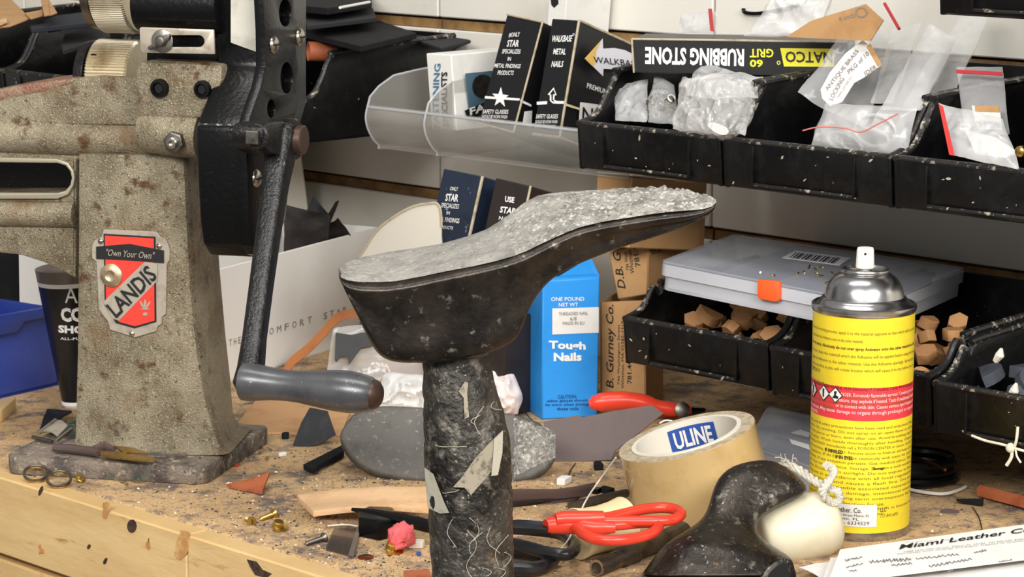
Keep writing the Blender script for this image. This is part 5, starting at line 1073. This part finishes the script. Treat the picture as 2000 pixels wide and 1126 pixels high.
obj('leather_sheet', sheet([PZ((452, 842), .001), PZ((665, 850), .001), PZ((690, 790), .001), PZ((500, 782), .001)], 12, 8, .0015, .0006, 30, 8, nrm=EZ), M('pale_tan_leather', (196, 152, 106), .8, L=[((172, 126, 82), 20, .5, .72)]), None, 'flat pale tan leather sheet on the bench behind the crank handle', 'leather sheet')
obj('leather_scrap', G().prism([PZ(p, .002) for p in ((788, 1120), (838, 1116), (842, 1130), (790, 1135))], EZ*.002), m_redleath, None, 'rust leather scrap at bottom edge left of the post', 'leather scrap')
obj('wood_block', G().prism([PZ(p, .010) for p in ((-40, 812), (4, 800), (31, 776), (-40, 782))], -EZ*.010), m_edge, None, 'pale wooden offcut on the bench at the left edge', 'wood block', bev=.001)
# black clip tool and black pliers
bt = root('black_tool', 'black plastic tool lying under the pale leather strip', 'tool', PZ((740, 1015)))
obj('tool_block', G().prism([PZ(p, .013) for p in ((700, 996), (728, 984), (768, 990), (768, 1012), (738, 1018), (700, 1010))], -EZ*.0125), m_blk2, bt, bev=.001)
obj('tool_arm', G().tube([PZ(p, .012) for p in ((688, 994), (730, 1002), (780, 1014), (850, 1030))], [.0012, .003, .0042, .0046], 8), m_blk2, bt)
bp2 = root('black_pliers', 'black-gripped pliers peeking out right of the post base', 'pliers', PZ((1060, 1080)))
m_grip = M('black_grip', (26, 26, 30), .3, L=[((60, 58, 58), 120, .64, .72)])
obj('handle', G().tube(smooth_path([PZ(p, .012) for p in ((985, 1058), (1030, 1068), (1075, 1080), (1110, 1082), (1122, 1066), (1100, 1044), (1060, 1036), (985, 1030))], 4), .0040, 10), m_grip, bp2)
obj('handle', G().tube(smooth_path([PZ(p, .006) for p in ((985, 1070), (1030, 1076), (1066, 1082))], 4), .0052, 10), m_grip, bp2)
obj('handle', G().tube(smooth_path([PZ(p, .006) for p in ((985, 1108), (1040, 1110), (1068, 1102), (1084, 1086))], 4), .0046, 10), m_grip, bp2)
# small hardware
def screw(px, px2, label, mat=m_brass, hr=.0034):
    a, b = PZ(px, .0026), PZ(px2, .0014); r_ = root('wood_screw', label, 'screw', PZ(px)); ax = (b-a).normalized(); L_ = (b-a).length
    obj('head', G().lathe(a, ax, [(0, hr*.96), (.0006, hr), (.0024, hr*.5)], 16), mat, r_)
    rr_ = [(.002, hr*.48)]
    n = max(4, int(L_/.0011))
    for k in range(n): rr_ += [(.003+k*(L_-.004)/n, hr*.34), (.003+(k+.5)*(L_-.004)/n, hr*.48)]
    obj('shank', G().lathe(a, ax, rr_+[(L_, hr*.05)], 10), mat, r_)
    obj('cross_slot', G().box(a-ax*.0003-EZ*.0016, ax.cross(EZ)*.0004, EZ*.0032, ax*.0004), m_hole, r_)
screw((492, 1018), (481, 1012), 'short brass screw with cross head facing out, near bench edge'); screw((536, 1002), (507, 1014), 'longer brass screw lying beside the short one')
screw((634, 1049), (596, 1062), 'dull steel screw lying below the pale leather strip', m_steeldk, .0036)
def nut(px, label, s=1, mat=m_brass):
    P = PZ(px, .0); r_ = root('brass_fitting', label, 'fitting', P); obj('flange', G().lathe(P+V((.0015, -.001, .001)), V((.25, -.3, .9)), [(0, .0052*s), (.0015, .0052*s), (.0018, .0044*s)], 18), mat, r_); obj('barrel', G().lathe(P+EZ*.002, V((.15, -.3, .9)), [(0, .0040*s), (.004*s, .0034*s), (.0046*s, .0026*s)], 14), mat, r_)
nut((543, 1034), 'brass tee fitting next to the brass screws'); nut((765, 1078), 'brass hex fitting below the pink wad', 1.1); nut((154, 940), 'tiny brass stud in front of the machine base', .6)
obj('copper_disc', G().lathe(PZ((714, 1089), .0), EZ, [(0, .0050), (.0012, .0050), (.0014, .0044)], 24), m_copper, None, 'copper disc lying flat below the grey film square', 'disc')
m_pink = M('pink_rubber', (214, 92, 96), .6, L=[((232, 168, 166), 60, .56, .68), ((176, 56, 66), 40, .56, .68)])
obj('pink_wad', pillow([PZ((765, 1066), 0)+V((0, -.002, .004)), PZ((812, 1062), .004), PZ((808, 1040), .016), PZ((758, 1032), .014)], 18, 18, .016, .004, 110, 5), m_pink, None, 'crumpled pink and red wad left of the post', 'wad')
fq = [PZ(p, .0012) for p in ((636, 1072), (690, 1086), (706, 1028), (652, 1032))]
fr2 = root('film_square', 'dark translucent film square with pale edge on the bench', 'film', fq[0]); obj('film', G().prism(fq, EZ*.0005), clear('smoky_film', (70, 64, 62), .6), fr2); obj('pale_edge', G().prism([PZ(p, .002) for p in ((680, 1084), (690, 1087), (706, 1028), (698, 1028))], EZ*.0004), m_tubec, fr2)
obj('loose_thread', G().tube(smooth_path([PZ(p, .002) for p in ((640, 1026), (680, 1024), (710, 1030), (750, 1036), (790, 1028))], 4), .0006, 5), m_thr, None, 'pale thread lying across the film square', 'thread')
rnd = random.Random(21)
def chip(px, s, mat, label, name='chip', cat='chip'):
    P = PZ(px); a = rnd.uniform(0, 3); X = V((cos(a), sin(a), 0)); Y = V((-sin(a), cos(a), 0)); g = G().prism([P+X*s*c_*rnd.uniform(.7, 1.1)+Y*s*.7*s_*rnd.uniform(.7, 1.1)+EZ*.0002 for c_, s_ in ((-1, -1), (1, -1), (1.2, .2), (.4, 1), (-1, .8))], EZ*s*.8); obj(name, g, mat, None, label, cat, bev=.0003, seg=1)
chip((551, 890), .0032, m_white, 'white square chip right of the machine base'); chip((1102, 944), .0058, m_white, 'white chip of foam between plum strips'); chip((812, 1068), .0058, M('bone_chip', (216, 208, 192), .7), 'long pale chip right of pink wad')
chip((1168, 915), .0055, m_foam, 'black rubber chip behind the white thread'); chip((1185, 962), .0048, m_foam, 'black crumb by the thread cone'); chip((1165, 962), .0042, m_blk2, 'shiny black crumb touching the plum strip tip'); chip((557, 855), .0045, m_foam, 'black crumb near the black leather triangle'); chip((818, 1084), .0022, m_blue, 'small blue plastic chip left of the post'); chip((462, 910), .002, m_red, 'tiny red chip by the machine base')
for k, (u, v) in enumerate(((500, 862), (512, 872), (520, 860), (508, 884), (530, 878), (522, 892), (235, 938), (248, 945), (262, 938))): obj('steel_tack', G().tube([PZ((u, v), .001), PZ((u+rnd.uniform(-14, 14), v+rnd.uniform(-7, 7)), .003)], [.0011, .0004], 6), m_steel, None, 'small bright steel tack on the bench near the machine base', 'tack', 'steel tacks by the machine')
# on the machine base: clasp, knife, rings
zb2 = .0135
cp = root('strap_clasp', 'silver strap clasp lying on the machine base beside the column', 'clasp', PZ((105, 850), zb2))
for px in (((74, 846), (108, 820)), ((108, 862), (139, 838))): obj('side_bar', G().tube([PZ(px[0], zb2+.003), PZ(px[1], zb2+.006)], .0016, 8), m_steel, cp)
obj('plate', sheet([PZ((84, 842), zb2+.003), PZ((112, 852), zb2+.003), PZ((132, 832), zb2+.006), PZ((110, 822), zb2+.006)], 6, 4, .001, 0, 1, 0, .002, nrm=EZ), m_plate, cp)
obj('cross_bar', G().tube([PZ((64, 853), zb2+.002), PZ((102, 862), zb2+.002)], .0015, 8), m_steeldk, cp)
obj('black_strap', sheet([PZ((78, 838), .003), PZ((100, 830), .006), PZ((140, 802), .008), PZ((92, 800), .008)], 8, 5, .002, .002, 60, 3, nrm=EZ), m_bleath, None, 'black strap end behind the silver clasp', 'strap')
kn = root('pocket_tool', 'brown-handled tool with brass blades lying on the machine base', 'tool', PZ((200, 884), zb2))
obj('handle', G().tube([PZ(p, zb2+.004) for p in ((105, 874), (140, 876), (180, 881), (192, 885))], [.003, .0034, .0034, .0025], 10), M('dark_wood_handle', (76, 62, 58), .5), kn)
obj('handle_half', G().tube([PZ(p, zb2+.004) for p in ((183, 878), (205, 871), (222, 876))], [.003, .0042, .002], 10), M('plum_wood', (92, 72, 70), .5), kn)
obj('brass_blade', G().prism([PZ(p, zb2+.004) for p in ((194, 882), (240, 886), (305, 898), (300, 902), (240, 897), (196, 890))], EZ*.0012), m_brass, kn)
obj('brass_blade', G().prism([PZ(p, zb2+.005) for p in ((222, 872), (262, 876), (290, 888), (240, 884))], EZ*.001), m_brass, kn)
for c, lb in (((70, 926), 'tarnished ring leaning on machine base, left of pair'), ((115, 937), 'tarnished ring lying near bench edge, right of pair')):
    for dr in (0, 1):
        pass
    P = PZ(c, .004); r_ = root('split_ring', lb, 'ring', P-EZ*.004); ax = V((.1, -.45, 1)).normalized(); a = ax.orthogonal().normalized(); b = ax.cross(a)
    for s_ in (0, .0016): obj('coil', G().tube([P+ax*s_+(a*cos(t)+b*sin(t))*.0082 for t in [2*pi*i/28 for i in range(29)]], .0009, 7), m_steeldk if s_ else m_brass, r_)
chip((325, 905), .005, m_brass, 'brass sliver on the machine base front corner'); chip((253, 895), .003, m_steel, 'steel crumb on the machine base')
# right of the can
cbk = PZ((1800, 945)); ct = root('cable_coil', 'coil of black cable with bare copper wire behind the spray can', 'cable', cbk)
for k, (r0, z) in enumerate(((.030, .004), (.028, .010), (.029, .016))): obj('turn', G().tube([cbk+V((r0*cos(t)-.006, r0*.8*sin(t)+.01, z)) for t in [2*pi*i/36 for i in range(37)]], .0034, 8), m_blk2, ct)
obj('copper_wire', G().tube(smooth_path([PZ(p, .020) for p in ((1760, 893), (1790, 895), (1820, 904), (1846, 917))], 4), .0011, 6), m_copper, ct)
obj('loose_thread', G().tube(smooth_path([PZ(p, .002) for p in ((1765, 952), (1800, 960), (1840, 964), (1868, 958), (1886, 950))], 4), .0012, 6), m_thr, None, 'pale cord curving on the bench right of the spray can', 'thread')
obj('wood_stick', G().tube([PZ((1915, 958), .005), PZ((2030, 988), .005)], .0045, 6), m_redleath, None, 'reddish brown wooden stick at right edge under the bins', 'stick')
obj('wood_stick', G().tube([PZ((1868, 976), .003), PZ((1920, 980), .003)], [.001, .003], 6), m_foam, None, 'short charcoal stub right of the spray can', 'stick')
obj('bench_plug', G().lathe(PZ((1855, 999)), EZ, [(0, .0065), (.0006, .0063)], 24), M('dark_plug', (104, 88, 80), .8), None, 'dark round plug in the bench top beside the papers', 'plug')
obj('hair_wire', G().tube(smooth_path([PZ(p, .001) for p in ((1900, 990), (1912, 1010), (1918, 1034))], 3), .0004, 5), m_ink, None, 'fine dark wire on the bench above the invoice', 'wire')
for k, pts in enumerate((((1124, 904), (1113, 920), (1110, 936)), ((1026, 805), (1040, 820), (1058, 832)), ((1030, 796), (1046, 800), (1062, 815)))): obj('hair_wire', G().tube(smooth_path([PZ(p, .001) for p in pts], 3), .0004, 5), m_ink, None, ['fine dark wire beside the white foam chip', 'curly dark thread at the foot of blue carton, lower one', 'curly dark thread at the foot of blue carton, upper one'][k], 'wire')
# papers
def paper(name, px, z, label, seed, amp=.001, cat='paper'): return obj(name, sheet([PZ(p, z) for p in px], 16, 8, .0004, amp, 25, seed, nrm=EZ), m_paper, None, label, cat)
paper('paper_sheet', [(1560, 1108), (1640, 1150), (1660, 1092), (1590, 1098)], .006, 'torn white paper corner left of the invoice pad', 1, .002)
pad = root('invoice_pad', 'white invoice pad with printed heading and handwriting, bottom right corner', 'paper', PZ((1850, 1110)))
for k, (dz, dv, du) in enumerate(((.004, 14, -14), (.008, 9, -6), (.012, 4, -10))):
    obj('under_sheet', sheet([PZ((1612+du, 1145+dv), dz), PZ((2060, 1120+dv), dz), PZ((2060, 1030+dv), dz), PZ((1632+du, 1086+dv), dz)], 14, 6, .0016, .0012, 20, k, nrm=EZ), m_paper, pad)
zt2 = .0175
Q = [PZ((1616, 1140), zt2), PZ((2060, 1085), zt2), PZ((2060, 1016), zt2), PZ((1641, 1073), zt2)]
obj('top_sheet', sheet(Q, 12, 6, .0006, 0, 1, 0, nrm=EZ), m_paper, pad)
IP = Pl(V((0, 0, zt2+.0004)), EZ)
g = G(); txt(g, 'Miami Leather Co.', IP, (1756, 1073), (2022, 1037), (1758, 1064), .012, .1)
ZI = lambda pts: zz(1740, 820, 3.68, pts)
obj('lettering', g, m_ink, pad, smooth=0)
g = G(); txt(g, '3288 NW 29th Street, Miami, FL 33142  Tel 305 633 4529', IP, *ZI([(90, 955), (955, 862), (90, 945)]))
txt(g, 'Wholesale Shoe Findings and Repair Supplies of all kinds', IP, *ZI([(40, 972), (955, 875), (40, 962)]))
txt(g, 'Shoe and Leather Supplies', IP, *ZI([(100, 885), (470, 862), (100, 878)]))
obj('fine_print', g, m_grey, pad, smooth=0)
rnd = random.Random(5)
def scrib(x0, y0, x1, y1, h, n, nm='handwriting'):
    ps = []
    for i in range(n): t = i/(n-1); ps.append(IP(*ZI([(x0+(x1-x0)*t+rnd.uniform(-6, 6), y0+(y1-y0)*t+(h if i % 2 else -h)*rnd.uniform(.3, 1))])[0])+EZ*.0003)
    obj(nm, G().tube(smooth_path(ps, 3), .0003, 4), m_grey, pad)
scrib(-330, 1010, -210, 985, 9, 12); scrib(-320, 1060, -200, 1030, 6, 10); scrib(-150, 1020, 150, 1000, 14, 26); scrib(180, 1000, 490, 965, 9, 20); scrib(0, 1045, 150, 1030, 8, 12); scrib(280, 1052, 580, 1000, 10, 22); scrib(600, 955, 690, 935, 9, 10); scrib(-300, 1085, -250, 1080, 6, 6); scrib(410, 1088, 440, 1080, 6, 5); scrib(780, 1020, 870, 1005, 5, 8)

# fine debris over the bench: crumbs nobody could count
rnd = random.Random(31); g = G()
for k in range(6500):
    if k % 5: u, v = rnd.gauss(640, 260), rnd.uniform(840, 1126)
    else: u, v = rnd.uniform(400, 2000), rnd.uniform(850, 1126)
    P = PZ((u, v))
    if P.dot(WNn) < NE+.004 or P.dot(WNn) > DW-.05: continue
    if 20 < u < 530 and v < 950 and k % 7: continue
    s = .00028+.00075*rnd.random()**4; z = .0132 if (40 < u < 500 and v < 905+ (u/400)*20 and v > 860) else 0
    P = PZ((u, v), z); a = rnd.uniform(0, 6.3); X, Y = V((cos(a), sin(a), 0))*s*rnd.uniform(.6, 2.4), V((-sin(a), cos(a), 0))*s
    g.add([P-X-Y, P+X-Y, P+Y, P+EZ*s*1.1], [(0, 1, 2), (0, 3, 1), (1, 3, 2), (2, 3, 0)])
db = obj('bench_debris', g, M('crumb_dark', (58, 50, 46), .8), None, 'fine dark, grey and tan crumbs scattered over the bench', 'debris', kind='stuff', smooth=0)
for mt in (M('crumb_grey', (124, 116, 106), .8), M('crumb_tan', (200, 172, 132), .8), M('crumb_white', (218, 212, 200), .7)): db.data.materials.append(mt)
for i, p in enumerate(db.data.polygons): p.material_index = (0, 0, 0, 1, 1, 1, 2, 2, 0, 1, 3)[(i//4*7) % 11]
